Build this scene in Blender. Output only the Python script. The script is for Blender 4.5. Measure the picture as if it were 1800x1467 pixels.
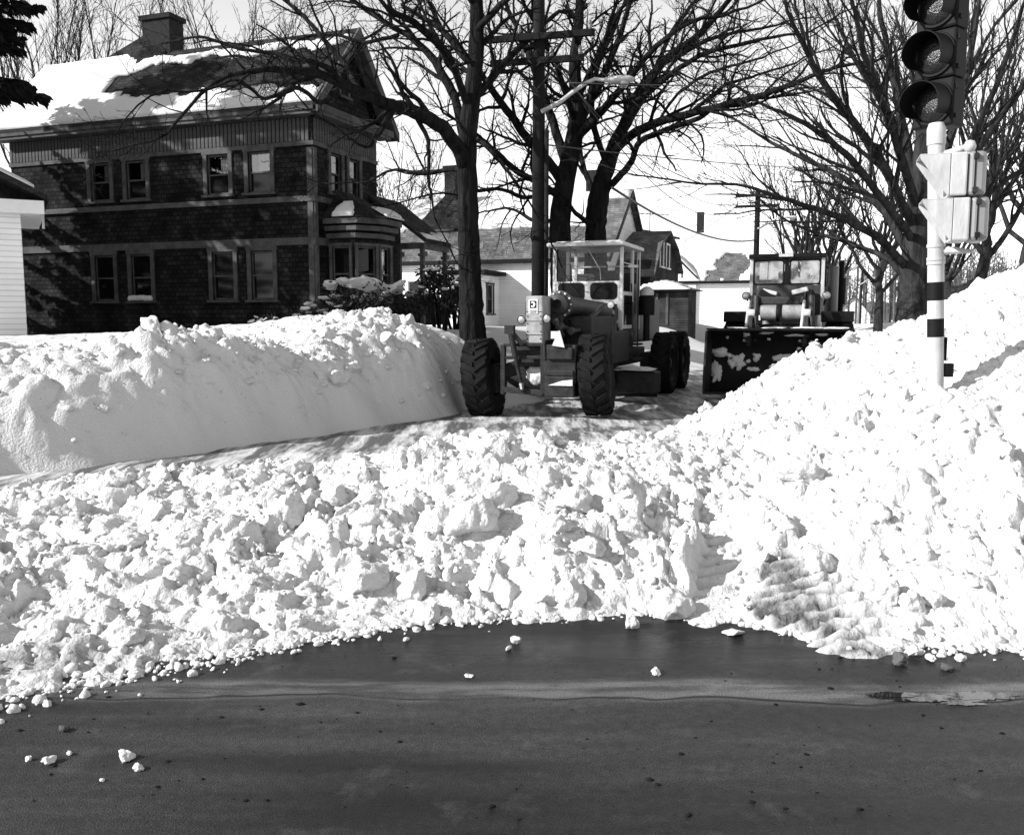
import bpy, bmesh, math, random
import numpy as np
from mathutils import Vector, Matrix, noise as mnoise

# ------------------------------------------------------------------ clear
for o in list(bpy.data.objects):
    bpy.data.objects.remove(o, do_unlink=True)
scene = bpy.context.scene
C = scene.collection

# ------------------------------------------------------------------ camera, sky, sun, exposure
CAM_H = 1.70
F_PX = 1600.0
PITCH = math.atan(175.5 / F_PX)
cam_d = bpy.data.cameras.new('camera')
cam_d.sensor_width = 36.0
cam_d.lens = 36.0 * F_PX / 1800.0
cam_d.clip_start = 0.05
cam_d.clip_end = 2000
cam = bpy.data.objects.new('camera', cam_d)
C.objects.link(cam)
cam.location = (0, 0, CAM_H)
cam.rotation_euler = (math.pi / 2 - PITCH, 0, 0)
scene.camera = cam

SUN_TO = Vector((-0.92, -0.31, 0.0)).normalized()
SUN_EL = math.radians(30)
sv = Vector((SUN_TO.x * math.cos(SUN_EL), SUN_TO.y * math.cos(SUN_EL), math.sin(SUN_EL)))
world = bpy.data.worlds.new('World')
scene.world = world
world.use_nodes = True
wn = world.node_tree.nodes
wl = world.node_tree.links
wn.clear()
w_out = wn.new('ShaderNodeOutputWorld')
w_bg = wn.new('ShaderNodeBackground')
w_sky = wn.new('ShaderNodeTexSky')
w_sky.sky_type = 'NISHITA'
w_sky.sun_disc = False
w_sky.sun_elevation = SUN_EL
w_sky.sun_rotation = math.atan2(SUN_TO.x, SUN_TO.y)
w_sky.air_density = 1.2
w_sky.dust_density = 0.0
w_sky.ozone_density = 1.0
w_bw = wn.new('ShaderNodeRGBToBW')            # black-and-white film
wl.new(w_sky.outputs[0], w_bw.inputs[0])
wl.new(w_bw.outputs[0], w_bg.inputs[0])
wl.new(w_bg.outputs[0], w_out.inputs[0])
w_bg.inputs[1].default_value = 0.15

sun_d = bpy.data.lights.new('sun', 'SUN')
sun_d.energy = 4.8
sun_d.angle = math.radians(0.55)
sun_d.color = (1, 1, 1)
sun = bpy.data.objects.new('sun', sun_d)
C.objects.link(sun)
sun.rotation_euler = (-sv).to_track_quat('-Z', 'Y').to_euler()
sun.location = (-20, -10, 20)

scene.view_settings.view_transform = 'Standard'
scene.view_settings.look = 'None'
scene.view_settings.exposure = 0.95
scene.view_settings.gamma = 1.0
scene.view_settings.use_curve_mapping = False
scene.render.engine = 'CYCLES'

# ------------------------------------------------------------------ helpers
R_ = math.radians
def ray(x, y):
    dx = (x - 900) / F_PX
    dy = (733.5 - y) / F_PX
    return Vector((dx, math.cos(PITCH) + dy * math.sin(PITCH), -math.sin(PITCH) + dy * math.cos(PITCH)))
def at(x, y, Y):
    """world point seen at photograph pixel (x, y) at ground distance Y"""
    d = ray(x, y)
    return Vector((0, 0, CAM_H)) + d * (Y / d.y)
def gnd(x, y, z=0.0):
    d = ray(x, y)
    return Vector((0, 0, CAM_H)) + d * ((z - CAM_H) / d.z)

STREET = R_(20.3)
SD = Vector((math.sin(STREET), math.cos(STREET), 0))      # along the side street, away
SC = Vector((math.cos(STREET), -math.sin(STREET), 0))     # across it, to the right

def tag(o, label=None, cat=None, group=None, kind=None):
    if label: o['label'] = label
    if cat: o['category'] = cat
    if group: o['group'] = group
    if kind: o['kind'] = kind
    return o

def empty(name, loc=(0, 0, 0), rz=0, label=None, cat=None, group=None):
    o = bpy.data.objects.new(name, None)
    o.empty_display_size = 0.3
    C.objects.link(o)
    o.location = loc
    o.rotation_euler = (0, 0, rz)
    tag(o, label, cat, group)
    return o

class MB:
    """collects shapes into one mesh"""
    def __init__(self):
        self.v = []; self.f = []; self.M = Matrix.Identity(4)
    def _add(self, vs, fs):
        b = len(self.v)
        self.v += [tuple(self.M @ Vector(p)) for p in vs]
        self.f += [tuple(i + b for i in f) for f in fs]
    def box(self, c, s, rot=None):
        hx, hy, hz = s[0] / 2, s[1] / 2, s[2] / 2
        vs = [Vector((x, y, z)) for x in (-hx, hx) for y in (-hy, hy) for z in (-hz, hz)]
        if rot is not None:
            vs = [rot @ p for p in vs]
        c = Vector(c)
        self._add([p + c for p in vs], [(0, 1, 3, 2), (4, 6, 7, 5), (0, 4, 5, 1), (2, 3, 7, 6), (0, 2, 6, 4), (1, 5, 7, 3)])
        return self
    def bar(self, p, q, w, h=None, up=(0, 0, 1)):
        p = Vector(p); q = Vector(q); h = h or w
        d = q - p; L = d.length
        if L < 1e-6: return self
        y = d / L
        up = Vector(up)
        x = y.cross(up)
        if x.length < 1e-4: x = y.cross(Vector((1, 0, 0)))
        x.normalize(); z = x.cross(y)
        rot = Matrix((x, y, z)).transposed()
        return self.box((p + q) / 2, (w, L, h), rot)
    def tube(self, pts, rad, n=8, cap=True):
        pts = [Vector(p) for p in pts]
        if not hasattr(rad, '__len__'): rad = [rad] * len(pts)
        vs = []; fs = []
        a = None
        for i, p in enumerate(pts):
            d = (pts[min(i + 1, len(pts) - 1)] - pts[max(i - 1, 0)]).normalized()
            if a is None:
                a = d.cross(Vector((0, 0, 1)) if abs(d.z) < .9 else Vector((1, 0, 0))).normalized()
            else:
                a = (a - d * a.dot(d)).normalized()
            b = d.cross(a)
            for k in range(n):
                t = 2 * math.pi * k / n
                vs.append(p + (a * math.cos(t) + b * math.sin(t)) * rad[i])
        for i in range(len(pts) - 1):
            for k in range(n):
                k2 = (k + 1) % n
                fs.append((i * n + k, i * n + k2, (i + 1) * n + k2, (i + 1) * n + k))
        if cap:
            fs.append(tuple(reversed(range(n))))
            fs.append(tuple(range((len(pts) - 1) * n, len(pts) * n)))
        self._add(vs, fs)
        return self
    def lathe(self, prof, origin=(0, 0, 0), axis=(0, 0, 1), n=24, a0=0, a1=2 * math.pi):
        """prof: (radius, height along axis)"""
        ax = Vector(axis).normalized()
        a = ax.cross(Vector((0, 0, 1)) if abs(ax.z) < .9 else Vector((1, 0, 0))).normalized()
        b = ax.cross(a)
        o = Vector(origin)
        full = abs(a1 - a0 - 2 * math.pi) < 1e-6
        m = n if full else n + 1
        vs = []; fs = []
        for (r, h) in prof:
            for k in range(m):
                t = a0 + (a1 - a0) * k / n
                vs.append(o + ax * h + (a * math.cos(t) + b * math.sin(t)) * r)
        for i in range(len(prof) - 1):
            for k in range(n if full else n):
                k2 = (k + 1) % m
                fs.append((i * m + k, i * m + k2, (i + 1) * m + k2, (i + 1) * m + k))
        self._add(vs, fs)
        return self
    def prism(self, poly, vec):
        """extrude a 3-D polygon along vec"""
        p = [Vector(q) for q in poly]; vec = Vector(vec); n = len(p)
        self._add(p + [q + vec for q in p],
                  [tuple(reversed(range(n))), tuple(range(n, 2 * n))] + [(i, (i + 1) % n, (i + 1) % n + n, i + n) for i in range(n)])
        return self
    def poly(self, pts):
        self._add(pts, [tuple(range(len(pts)))])
        return self
    def build(self, name, mat, parent=None, smooth=False, bevel=0, label=None, fix=True):
        me = bpy.data.meshes.new(name)
        me.from_pydata(self.v, [], self.f)
        if fix:
            bm = bmesh.new(); bm.from_mesh(me)
            bmesh.ops.recalc_face_normals(bm, faces=bm.faces)
            bm.to_mesh(me); bm.free()
        o = bpy.data.objects.new(name, me)
        C.objects.link(o)
        if mat is not None: me.materials.append(mat)
        if smooth:
            me.shade_smooth()
            if smooth == 'auto':
                me.set_sharp_from_angle(angle=R_(40))
        if bevel:
            b = o.modifiers.new('bevel', 'BEVEL')
            b.width = bevel; b.segments = 2; b.limit_method = 'ANGLE'
        if parent is not None: o.parent = parent
        if label: o['label'] = label
        return o

def np_mesh(name, V, F, mat, parent=None, smooth=True, attrs=None):
    """fast mesh from numpy arrays; F is (n,3) or (n,4)"""
    me = bpy.data.meshes.new(name)
    V = np.asarray(V, dtype=np.float32); F = np.asarray(F, dtype=np.int32)
    k = F.shape[1]
    me.vertices.add(len(V)); me.vertices.foreach_set('co', V.ravel())
    me.loops.add(F.size); me.loops.foreach_set('vertex_index', F.ravel())
    me.polygons.add(len(F))
    me.polygons.foreach_set('loop_start', np.arange(0, F.size, k, dtype=np.int32))
    me.update(calc_edges=True)
    if smooth: me.polygons.foreach_set('use_smooth', np.ones(len(F), dtype=bool))
    if attrs:
        for nm, arr in attrs.items():
            at_ = me.attributes.new(nm, 'FLOAT', 'POINT')
            at_.data.foreach_set('value', np.asarray(arr, dtype=np.float32).ravel())
    me.materials.append(mat)
    o = bpy.data.objects.new(name, me); C.objects.link(o)
    if parent is not None: o.parent = parent
    return o

def link_copy(o, parent=None):
    c = o.copy(); C.objects.link(c)
    if parent is not None: c.parent = parent
    return c
def copy_tree(o, parent=None):
    c = o.copy(); C.objects.link(c); c.parent = parent
    for ch in o.children: copy_tree(ch, c)
    return c

# ------------------------------------------------------------------ materials (neutral greys: the photograph is black and white)
def mat(name, g, rough=0.7, var=0.25, scale=6.0, bump=0.0, bscale=40.0, metal=0.0, detail=6, stretch=None, spec=0.5, bdist=0.02):
    m = bpy.data.materials.new(name); m.use_nodes = True
    nt = m.node_tree; n = nt.nodes; l = nt.links
    b = n['Principled BSDF']
    b.inputs['Roughness'].default_value = rough
    b.inputs['Metallic'].default_value = metal
    b.inputs['Specular IOR Level'].default_value = spec
    tc = n.new('ShaderNodeTexCoord')
    mp = n.new('ShaderNodeMapping')
    if stretch: mp.inputs['Scale'].default_value = stretch
    l.new(tc.outputs['Object'], mp.inputs[0])
    ns = n.new('ShaderNodeTexNoise')
    ns.inputs['Scale'].default_value = scale; ns.inputs['Detail'].default_value = detail
    ns.inputs['Roughness'].default_value = 0.65
    l.new(mp.outputs[0], ns.inputs['Vector'])
    mr = n.new('ShaderNodeMapRange')
    mr.inputs[1].default_value = 0.3; mr.inputs[2].default_value = 0.7
    mr.inputs[3].default_value = g * (1 - var); mr.inputs[4].default_value = g * (1 + var)
    l.new(ns.outputs['Fac'], mr.inputs[0])
    l.new(mr.outputs[0], b.inputs['Base Color'])
    if bump:
        n2 = n.new('ShaderNodeTexNoise'); n2.inputs['Scale'].default_value = bscale; n2.inputs['Detail'].default_value = 4
        l.new(mp.outputs[0], n2.inputs['Vector'])
        bp = n.new('ShaderNodeBump'); bp.inputs['Strength'].default_value = bump; bp.inputs['Distance'].default_value = bdist
        l.new(n2.outputs['Fac'], bp.inputs['Height']); l.new(bp.outputs[0], b.inputs['Normal'])
    return m

def glass_mat(name, tint=0.8, refl=0.12):
    m = bpy.data.materials.new(name); m.use_nodes = True
    nt = m.node_tree; n = nt.nodes; l = nt.links; n.clear()
    o = n.new('ShaderNodeOutputMaterial'); mx = n.new('ShaderNodeMixShader')
    t = n.new('ShaderNodeBsdfTransparent'); t.inputs[0].default_value = (tint, tint, tint, 1)
    g = n.new('ShaderNodeBsdfGlossy'); g.inputs['Roughness'].default_value = 0.03
    mx.inputs[0].default_value = refl
    l.new(t.outputs[0], mx.inputs[1]); l.new(g.outputs[0], mx.inputs[2]); l.new(mx.outputs[0], o.inputs[0])
    return m

def snow_mat():
    m = bpy.data.materials.new('snow'); m.use_nodes = True
    nt = m.node_tree; n = nt.nodes; l = nt.links
    b = n['Principled BSDF']; b.inputs['Roughness'].default_value = 0.85
    b.inputs['Specular IOR Level'].default_value = 0.2
    geo = n.new('ShaderNodeNewGeometry')
    at_ = n.new('ShaderNodeAttribute'); at_.attribute_name = 'dirt'
    ns = n.new('ShaderNodeTexNoise'); ns.inputs['Scale'].default_value = 14; ns.inputs['Detail'].default_value = 8
    ns.inputs['Roughness'].default_value = 0.7
    l.new(geo.outputs['Position'], ns.inputs['Vector'])
    # dirt patches gathered where the plough scraped the road: attribute x noise
    mul = n.new('ShaderNodeMath'); mul.operation = 'MULTIPLY_ADD'; mul.inputs[1].default_value = 1.7; mul.inputs[2].default_value = -0.85
    l.new(ns.outputs['Fac'], mul.inputs[0])
    add = n.new('ShaderNodeMath'); add.operation = 'ADD'
    l.new(mul.outputs[0], add.inputs[0]); l.new(at_.outputs['Fac'], add.inputs[1])
    mm = n.new('ShaderNodeMath'); mm.operation = 'MULTIPLY'; mm.use_clamp = True
    l.new(add.outputs[0], mm.inputs[0]); l.new(at_.outputs['Fac'], mm.inputs[1])
    # fine grit everywhere
    n3 = n.new('ShaderNodeTexNoise'); n3.inputs['Scale'].default_value = 23; n3.inputs['Detail'].default_value = 2
    l.new(geo.outputs['Position'], n3.inputs['Vector'])
    gr = n.new('ShaderNodeMapRange'); gr.inputs[1].default_value = 0.745; gr.inputs[2].default_value = 0.79
    gr.inputs[3].default_value = 0; gr.inputs[4].default_value = 0.8
    l.new(n3.outputs['Fac'], gr.inputs[0])
    mxx = n.new('ShaderNodeMath'); mxx.operation = 'MAXIMUM'
    l.new(mm.outputs[0], mxx.inputs[0]); l.new(gr.outputs[0], mxx.inputs[1])
    mr = n.new('ShaderNodeMix'); mr.data_type = 'RGBA'
    mr.inputs[6].default_value = (0.51, 0.51, 0.51, 1); mr.inputs[7].default_value = (0.10, 0.10, 0.10, 1)
    l.new(mxx.outputs[0], mr.inputs[0]); l.new(mr.outputs[2], b.inputs['Base Color'])
    n2 = n.new('ShaderNodeTexNoise'); n2.inputs['Scale'].default_value = 34; n2.inputs['Detail'].default_value = 5
    l.new(geo.outputs['Position'], n2.inputs['Vector'])
    bp = n.new('ShaderNodeBump'); bp.inputs['Strength'].default_value = 0.55; bp.inputs['Distance'].default_value = 0.035
    l.new(n2.outputs['Fac'], bp.inputs['Height']); l.new(bp.outputs[0], b.inputs['Normal'])
    return m

def asphalt_mat():
    m = bpy.data.materials.new('wet_asphalt'); m.use_nodes = True
    nt = m.node_tree; n = nt.nodes; l = nt.links
    b = n['Principled BSDF']
    tc = n.new('ShaderNodeNewGeometry')
    def noise(scale, detail, rough=.6, vec=None):
        t = n.new('ShaderNodeTexNoise'); t.inputs['Scale'].default_value = scale; t.inputs['Detail'].default_value = detail; t.inputs['Roughness'].default_value = rough
        l.new(vec or tc.outputs['Position'], t.inputs['Vector']); return t.outputs['Fac']
    def rng_(v, a0, a1, b0, b1):
        r = n.new('ShaderNodeMapRange'); r.inputs[1].default_value = a0; r.inputs[2].default_value = a1; r.inputs[3].default_value = b0; r.inputs[4].default_value = b1
        l.new(v, r.inputs[0]); return r.outputs[0]
    def op(o, a0, b0):
        q = n.new('ShaderNodeMath'); q.operation = o
        for i, v in enumerate((a0, b0)):
            if isinstance(v, float): q.inputs[i].default_value = v
            else: l.new(v, q.inputs[i])
        return q.outputs[0]
    mp = n.new('ShaderNodeMapping'); mp.inputs['Scale'].default_value = (0.22, 1.6, 1); mp.inputs['Rotation'].default_value = (0, 0, 0.05)
    l.new(tc.outputs['Position'], mp.inputs[0])
    wet = noise(1.2, 8, .65, mp.outputs[0])
    base = op('MULTIPLY', rng_(wet, .36, .66, .009, .040), rng_(noise(.55, 4, .6, mp.outputs[0]), .38, .62, .55, 1.5))
    grain = rng_(noise(150, 2), .35, .65, .5, 1.6)
    agg = rng_(noise(22, 6, .8), .3, .7, .6, 1.45)
    col = op('MULTIPLY', op('MULTIPLY', base, grain), agg)
    # pale salt-and-slush line left along the gutter joint, about 4.1 m out
    sx = n.new('ShaderNodeSeparateXYZ'); l.new(tc.outputs['Position'], sx.inputs[0])
    wob = noise(.9, 3); wob2 = noise(5, 5, .7, mp.outputs[0])
    yy = op('ADD', sx.outputs[1], op('MULTIPLY', op('SUBTRACT', wob, .5), .35))
    yy = op('ADD', yy, op('MULTIPLY', sx.outputs[0], .02))
    dist = op('ABSOLUTE', op('SUBTRACT', yy, 4.02), 0.0)
    band = rng_(dist, .06, .14, 1.0, 0.0)
    bm_ = op('MULTIPLY', band, rng_(wob2, .42, .58, .15, 1.0))
    col = op('ADD', col, op('MULTIPLY', bm_, op('MULTIPLY', grain, .075)))
    # joint: thin dark crack on its near side
    crack = op('MULTIPLY', rng_(op('ABSOLUTE', op('SUBTRACT', yy, 3.93), 0.0), .004, .016, 1.0, 0.0), rng_(wob2, .40, .5, .2, 1.0))
    col = op('MULTIPLY', col, op('SUBTRACT', 1.0, op('MULTIPLY', crack, .8)))
    # meltwater soaking out from under the snow
    soak = op('MULTIPLY', rng_(yy, 4.16, 4.42, 0.0, 1.0), rng_(wob2, .38, .56, .35, 1.0))
    col = op('MULTIPLY', col, op('SUBTRACT', 1.0, op('MULTIPLY', soak, .6)))
    # salt-dried blotches
    dry = rng_(noise(3.1, 7, .7), .56, .72, 0.0, .028)
    col = op('ADD', col, op('MULTIPLY', dry, grain))
    l.new(col, b.inputs['Base Color'])
    l.new(op('SUBTRACT', rng_(wet, .36, .62, .38, .8), op('MULTIPLY', soak, .22)), b.inputs['Roughness'])
    b.inputs['Specular IOR Level'].default_value = .18
    bp = n.new('ShaderNodeBump'); bp.inputs['Strength'].default_value = 0.5; bp.inputs['Distance'].default_value = 0.004
    l.new(op('ADD', agg, grain), bp.inputs['Height']); l.new(bp.outputs[0], b.inputs['Normal'])
    return m

def street_mat():
    m = bpy.data.materials.new('packed_snow'); m.use_nodes = True
    nt = m.node_tree; n = nt.nodes; l = nt.links
    b = n['Principled BSDF']; b.inputs['Roughness'].default_value = 0.6
    geo = n.new('ShaderNodeNewGeometry')
    mp = n.new('ShaderNodeMapping'); mp.inputs['Rotation'].default_value = (0, 0, STREET); mp.inputs['Scale'].default_value = (2.2, 0.35, 1)
    l.new(geo.outputs['Position'], mp.inputs[0])
    a = n.new('ShaderNodeTexNoise'); a.inputs['Scale'].default_value = 1.6; a.inputs['Detail'].default_value = 8; a.inputs['Roughness'].default_value = 0.7
    l.new(mp.outputs[0], a.inputs['Vector'])
    cr = n.new('ShaderNodeMapRange'); cr.inputs[1].default_value = 0.40; cr.inputs[2].default_value = 0.56
    cr.inputs[3].default_value = 0.50; cr.inputs[4].default_value = 0.07
    l.new(a.outputs['Fac'], cr.inputs[0]); l.new(cr.outputs[0], b.inputs['Base Color'])
    bp = n.new('ShaderNodeBump'); bp.inputs['Strength'].default_value = 0.7; bp.inputs['Distance'].default_value = 0.05
    l.new(a.outputs['Fac'], bp.inputs['Height']); l.new(bp.outputs[0], b.inputs['Normal'])
    return m

def shingle_mat(name, g, sx=0.2, sz=0.14, var=0.5, mortar=0.25, lo=.35, hi=1.7):
    """courses of weathered wood shingles, finer than a pixel row each"""
    m = bpy.data.materials.new(name); m.use_nodes = True
    nt = m.node_tree; n = nt.nodes; l = nt.links
    b = n['Principled BSDF']; b.inputs['Roughness'].default_value = 0.9; b.inputs['Specular IOR Level'].default_value = .06
    tc = n.new('ShaderNodeTexCoord')
    br = n.new('ShaderNodeTexBrick')
    br.inputs['Scale'].default_value = 1.0
    br.inputs['Brick Width'].default_value = sx; br.inputs['Row Height'].default_value = sz
    br.inputs['Mortar Size'].default_value = 0.012
    br.inputs['Color1'].default_value = (g * (1 - var),) * 3 + (1,)
    br.inputs['Color2'].default_value = (g * (1 + var),) * 3 + (1,)
    br.inputs['Mortar'].default_value = (g * mortar,) * 3 + (1,)
    sp = n.new('ShaderNodeSeparateXYZ'); cb = n.new('ShaderNodeCombineXYZ')
    l.new(tc.outputs['Object'], sp.inputs[0])
    sm = n.new('ShaderNodeMath'); sm.operation = 'ADD'
    l.new(sp.outputs[0], sm.inputs[0]); l.new(sp.outputs[1], sm.inputs[1])
    l.new(sm.outputs[0], cb.inputs[0]); l.new(sp.outputs[2], cb.inputs[1])
    l.new(cb.outputs[0], br.inputs['Vector'])
    ns = n.new('ShaderNodeTexNoise'); ns.inputs['Scale'].default_value = 1.2; ns.inputs['Detail'].default_value = 6
    l.new(tc.outputs['Object'], ns.inputs['Vector'])
    mr = n.new('ShaderNodeMapRange'); mr.inputs[1].default_value = .3; mr.inputs[2].default_value = .7; mr.inputs[3].default_value = lo; mr.inputs[4].default_value = hi
    l.new(ns.outputs['Fac'], mr.inputs[0])
    vm = n.new('ShaderNodeVectorMath'); vm.operation = 'SCALE'
    l.new(br.outputs['Color'], vm.inputs[0]); l.new(mr.outputs[0], vm.inputs['Scale'])
    l.new(vm.outputs[0], b.inputs['Base Color'])
    bp = n.new('ShaderNodeBump'); bp.inputs['Strength'].default_value = 0.6; bp.inputs['Distance'].default_value = 0.02; bp.invert = True
    l.new(br.outputs['Fac'], bp.inputs['Height']); l.new(bp.outputs[0], b.inputs['Normal'])
    return m

M = {}
M['snow'] = snow_mat()
M['asphalt'] = asphalt_mat()
M['street'] = street_mat()
M['shingle'] = shingle_mat('dark_wall_shingle', 0.013)
M['roof'] = shingle_mat('roof_shingle', 0.02, 0.25, 0.12, 0.35, 0.5)
M['roof_grey'] = shingle_mat('grey_roof_shingle', 0.10, 0.25, 0.12, 0.3, 0.6, .6, 1.4)
M['clap'] = shingle_mat('white_clapboard', 0.72, 4.0, 0.12, 0.05, 0.75, .92, 1.08)
M['clap_dark'] = shingle_mat('dark_clapboard', 0.03, 4.0, 0.12, 0.15, 0.5)
M['trim'] = mat('grey_painted_trim', 0.06, 0.8, 0.45, 3, spec=.1)
M['white'] = mat('white_paint', 0.62, 0.5, 0.06, 4)
M['bark'] = mat('dark_bark', 0.011, 0.95, 0.85, 7, 1.0, 11, stretch=(1, 1, 0.18), spec=0.03, bdist=.08)
M['bark_grey'] = mat('grey_bark', 0.024, 0.95, 0.7, 6, 1.0, 11, stretch=(1, 1, 0.2), spec=0.03, bdist=.08)
M['pole'] = mat('creosoted_wood', 0.014, 0.9, 0.4, 3, 0.4, 30, stretch=(1, 1, 0.1), spec=.05)
M['rubber'] = mat('black_rubber', 0.006, 0.8, 0.7, 6, 0.4, 40, spec=.12)
M['black'] = mat('black_paint', 0.006, 0.6, 0.4, 6, spec=.1)
M['darkmetal'] = mat('greasy_dark_metal', 0.012, 0.6, 0.8, 6, 0.3, 30, spec=.2)
M['yellow'] = mat('construction_paint', 0.22, 0.5, 0.4, 5, 0.1, 20, spec=.3)
M['paintpale'] = mat('pale_cab_paint', 0.40, 0.45, 0.12, 4)
M['paintdark'] = mat('worn_machine_paint', 0.026, 0.55, 0.6, 4, 0.2, 25, spec=.25)
M['chrome'] = mat('bright_metal', 0.75, 0.2, 0.05, 4, metal=1.0)
M['silver'] = mat('aluminium_paint', 0.36, 0.55, 0.28, 7, 0.15, 40, spec=.3, stretch=(1, 1, .35))
M['greycase'] = mat('grey_signal_case', 0.16, 0.5, 0.08, 6)
M['lens'] = mat('dark_signal_lens', 0.010, 0.2, 0.5, 60, 0.35, 90, spec=.3)
M['lamp'] = mat('headlight_glass', 0.30, 0.08, 0.1, 20, 0.3, 80, metal=0.6)
def haze_glass(name):
    m = bpy.data.materials.new(name); m.use_nodes = True
    nt = m.node_tree; n = nt.nodes; l = nt.links; n.clear()
    o = n.new('ShaderNodeOutputMaterial'); mx = n.new('ShaderNodeMixShader'); t = n.new('ShaderNodeBsdfTransparent'); t.inputs[0].default_value = (.7, .7, .7, 1)
    d = n.new('ShaderNodeBsdfDiffuse'); d.inputs[0].default_value = (.42, .42, .42, 1)
    tc = n.new('ShaderNodeTexCoord'); ns = n.new('ShaderNodeTexNoise'); ns.inputs['Scale'].default_value = 3.2; ns.inputs['Detail'].default_value = 5
    r = n.new('ShaderNodeMapRange'); r.inputs[1].default_value = .42; r.inputs[2].default_value = .56; r.inputs[3].default_value = .12; r.inputs[4].default_value = .62
    l.new(tc.outputs['Object'], ns.inputs['Vector']); l.new(ns.outputs['Fac'], r.inputs[0]); l.new(r.outputs[0], mx.inputs[0])
    l.new(t.outputs[0], mx.inputs[1]); l.new(d.outputs[0], mx.inputs[2]); l.new(mx.outputs[0], o.inputs[0])
    return m
M['hazeglass'] = haze_glass('patchy_windscreen')  # uneven pale grey mixed into the clear glass by noise
M['glass'] = glass_mat('vehicle_glass', 0.8, 0.012)
M['winglass'] = mat('dark_window_glass', 0.005, 0.08, 0.3, 3, spec=.22)
M['curtain'] = mat('curtain_cloth', 0.35, 0.9, 0.3, 9, stretch=(8, 8, 1))
M['brick'] = mat('chimney_brick', 0.02, 0.9, 0.4, 9, 0.3, 30, spec=.05)
M['leaf'] = mat('evergreen_leaf', 0.018, 0.6, 0.6, 3, spec=.15)
M['needle'] = mat('spruce_needle', 0.012, 0.8, 0.5, 5, spec=.05)
M['wire'] = mat('wire', 0.04, 0.6, 0.1, 3)
M['water'] = mat('puddle_water', 0.015, 0.02, 0.2, 3)
M['dirty_snow'] = mat('dirty_snow', 0.10, 0.9, 0.8, 14, 0.6, 30, spec=.1)
M['wood_far'] = mat('far_twigs', 0.06, 0.95, 0.4, 0.6)
M['hill'] = mat('wooded_hill', 0.06, 0.95, 0.5, 0.3, 0.6, 2)

# ================================================================== terrain: ploughed snow over flat road
rng = np.random.default_rng(7)
_perm = np.random.default_rng(3).permutation(512)
_perm = np.concatenate([_perm, _perm])
_ga = np.random.default_rng(4).uniform(0, 2 * np.pi, 512)
_gx, _gy = np.cos(_ga), np.sin(_ga)
def perlin(x, y, seed=0):
    xi = np.floor(x).astype(np.int64); yi = np.floor(y).astype(np.int64)
    fx = x - xi; fy = y - yi
    u = fx ** 3 * (fx * (fx * 6 - 15) + 10); v = fy ** 3 * (fy * (fy * 6 - 15) + 10)
    def g(ix, iy, dx, dy):
        h = _perm[(_perm[(ix + seed * 37) & 511] + iy) & 511]
        return _gx[h] * dx + _gy[h] * dy
    a = g(xi, yi, fx, fy); b = g(xi + 1, yi, fx - 1, fy)
    c = g(xi, yi + 1, fx, fy - 1); d = g(xi + 1, yi + 1, fx - 1, fy - 1)
    return (a + u * (b - a)) + v * ((c + u * (d - c)) - (a + u * (b - a)))
def worley(x, y, seed=0):
    """distance to nearest point and that cell's random value"""
    xi = np.floor(x).astype(np.int64); yi = np.floor(y).astype(np.int64)
    best = np.full(x.shape, 9.0); sec = np.full(x.shape, 9.0); val = np.zeros(x.shape); tx = np.zeros(x.shape); ty = np.zeros(x.shape)
    for ox in (-1, 0, 1):
        for oy in (-1, 0, 1):
            h = _perm[(_perm[(xi + ox + seed * 53) & 511] + yi + oy) & 511]
            px = xi + ox + (h % 61) / 61.0; py = yi + oy + ((h * 7) % 67) / 67.0
            d = (px - x) ** 2 + (py - y) ** 2
            m = d < best
            sec = np.where(m, best, np.minimum(sec, d))
            best = np.where(m, d, best); val = np.where(m, ((h * 13) % 97) / 97.0, val); tx = np.where(m, x - px, tx); ty = np.where(m, y - py, ty)
    return np.sqrt(best), val, tx, ty, np.sqrt(sec)

# control points of the snow surface: X, Y, Z, roughness
CP = []
def cp(x, y, Y, rough=1.0):
    p = at(x, y, Y); CP.append((p.x, p.y, p.z, rough))
def cw(X, Y, Z, rough=0.0):
    CP.append((X, Y, Z, rough))
edge = [(-150, 1260), (0, 1228), (100, 1205), (200, 1185), (400, 1152), (600, 1122), (700, 1103), (780, 1092), (900, 1086), (1000, 1080),
        (1110, 1074), (1220, 1078), (1300, 1090), (1400, 1112), (1500, 1132), (1570, 1140), (1680, 1138), (1750, 1138), (1850, 1142), (2000, 1150)]
for (x, y) in edge:
    p = gnd(x, y)
    cw(p.x, p.y, 0.01, 0.8); cw(p.x, p.y - 0.35, -0.12, 0.3); cw(p.x, p.y - 1.2, -0.25, 0.0)
for X in range(-60, 61, 6):
    cw(X, 1.0, -0.3); cw(X, -2.0, -0.3)
for X in (-40, -20, -10, 10, 20, 40):
    cw(X, -7.5, 0.9, 0.5); cw(X, -30, 0.9, 0)
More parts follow.
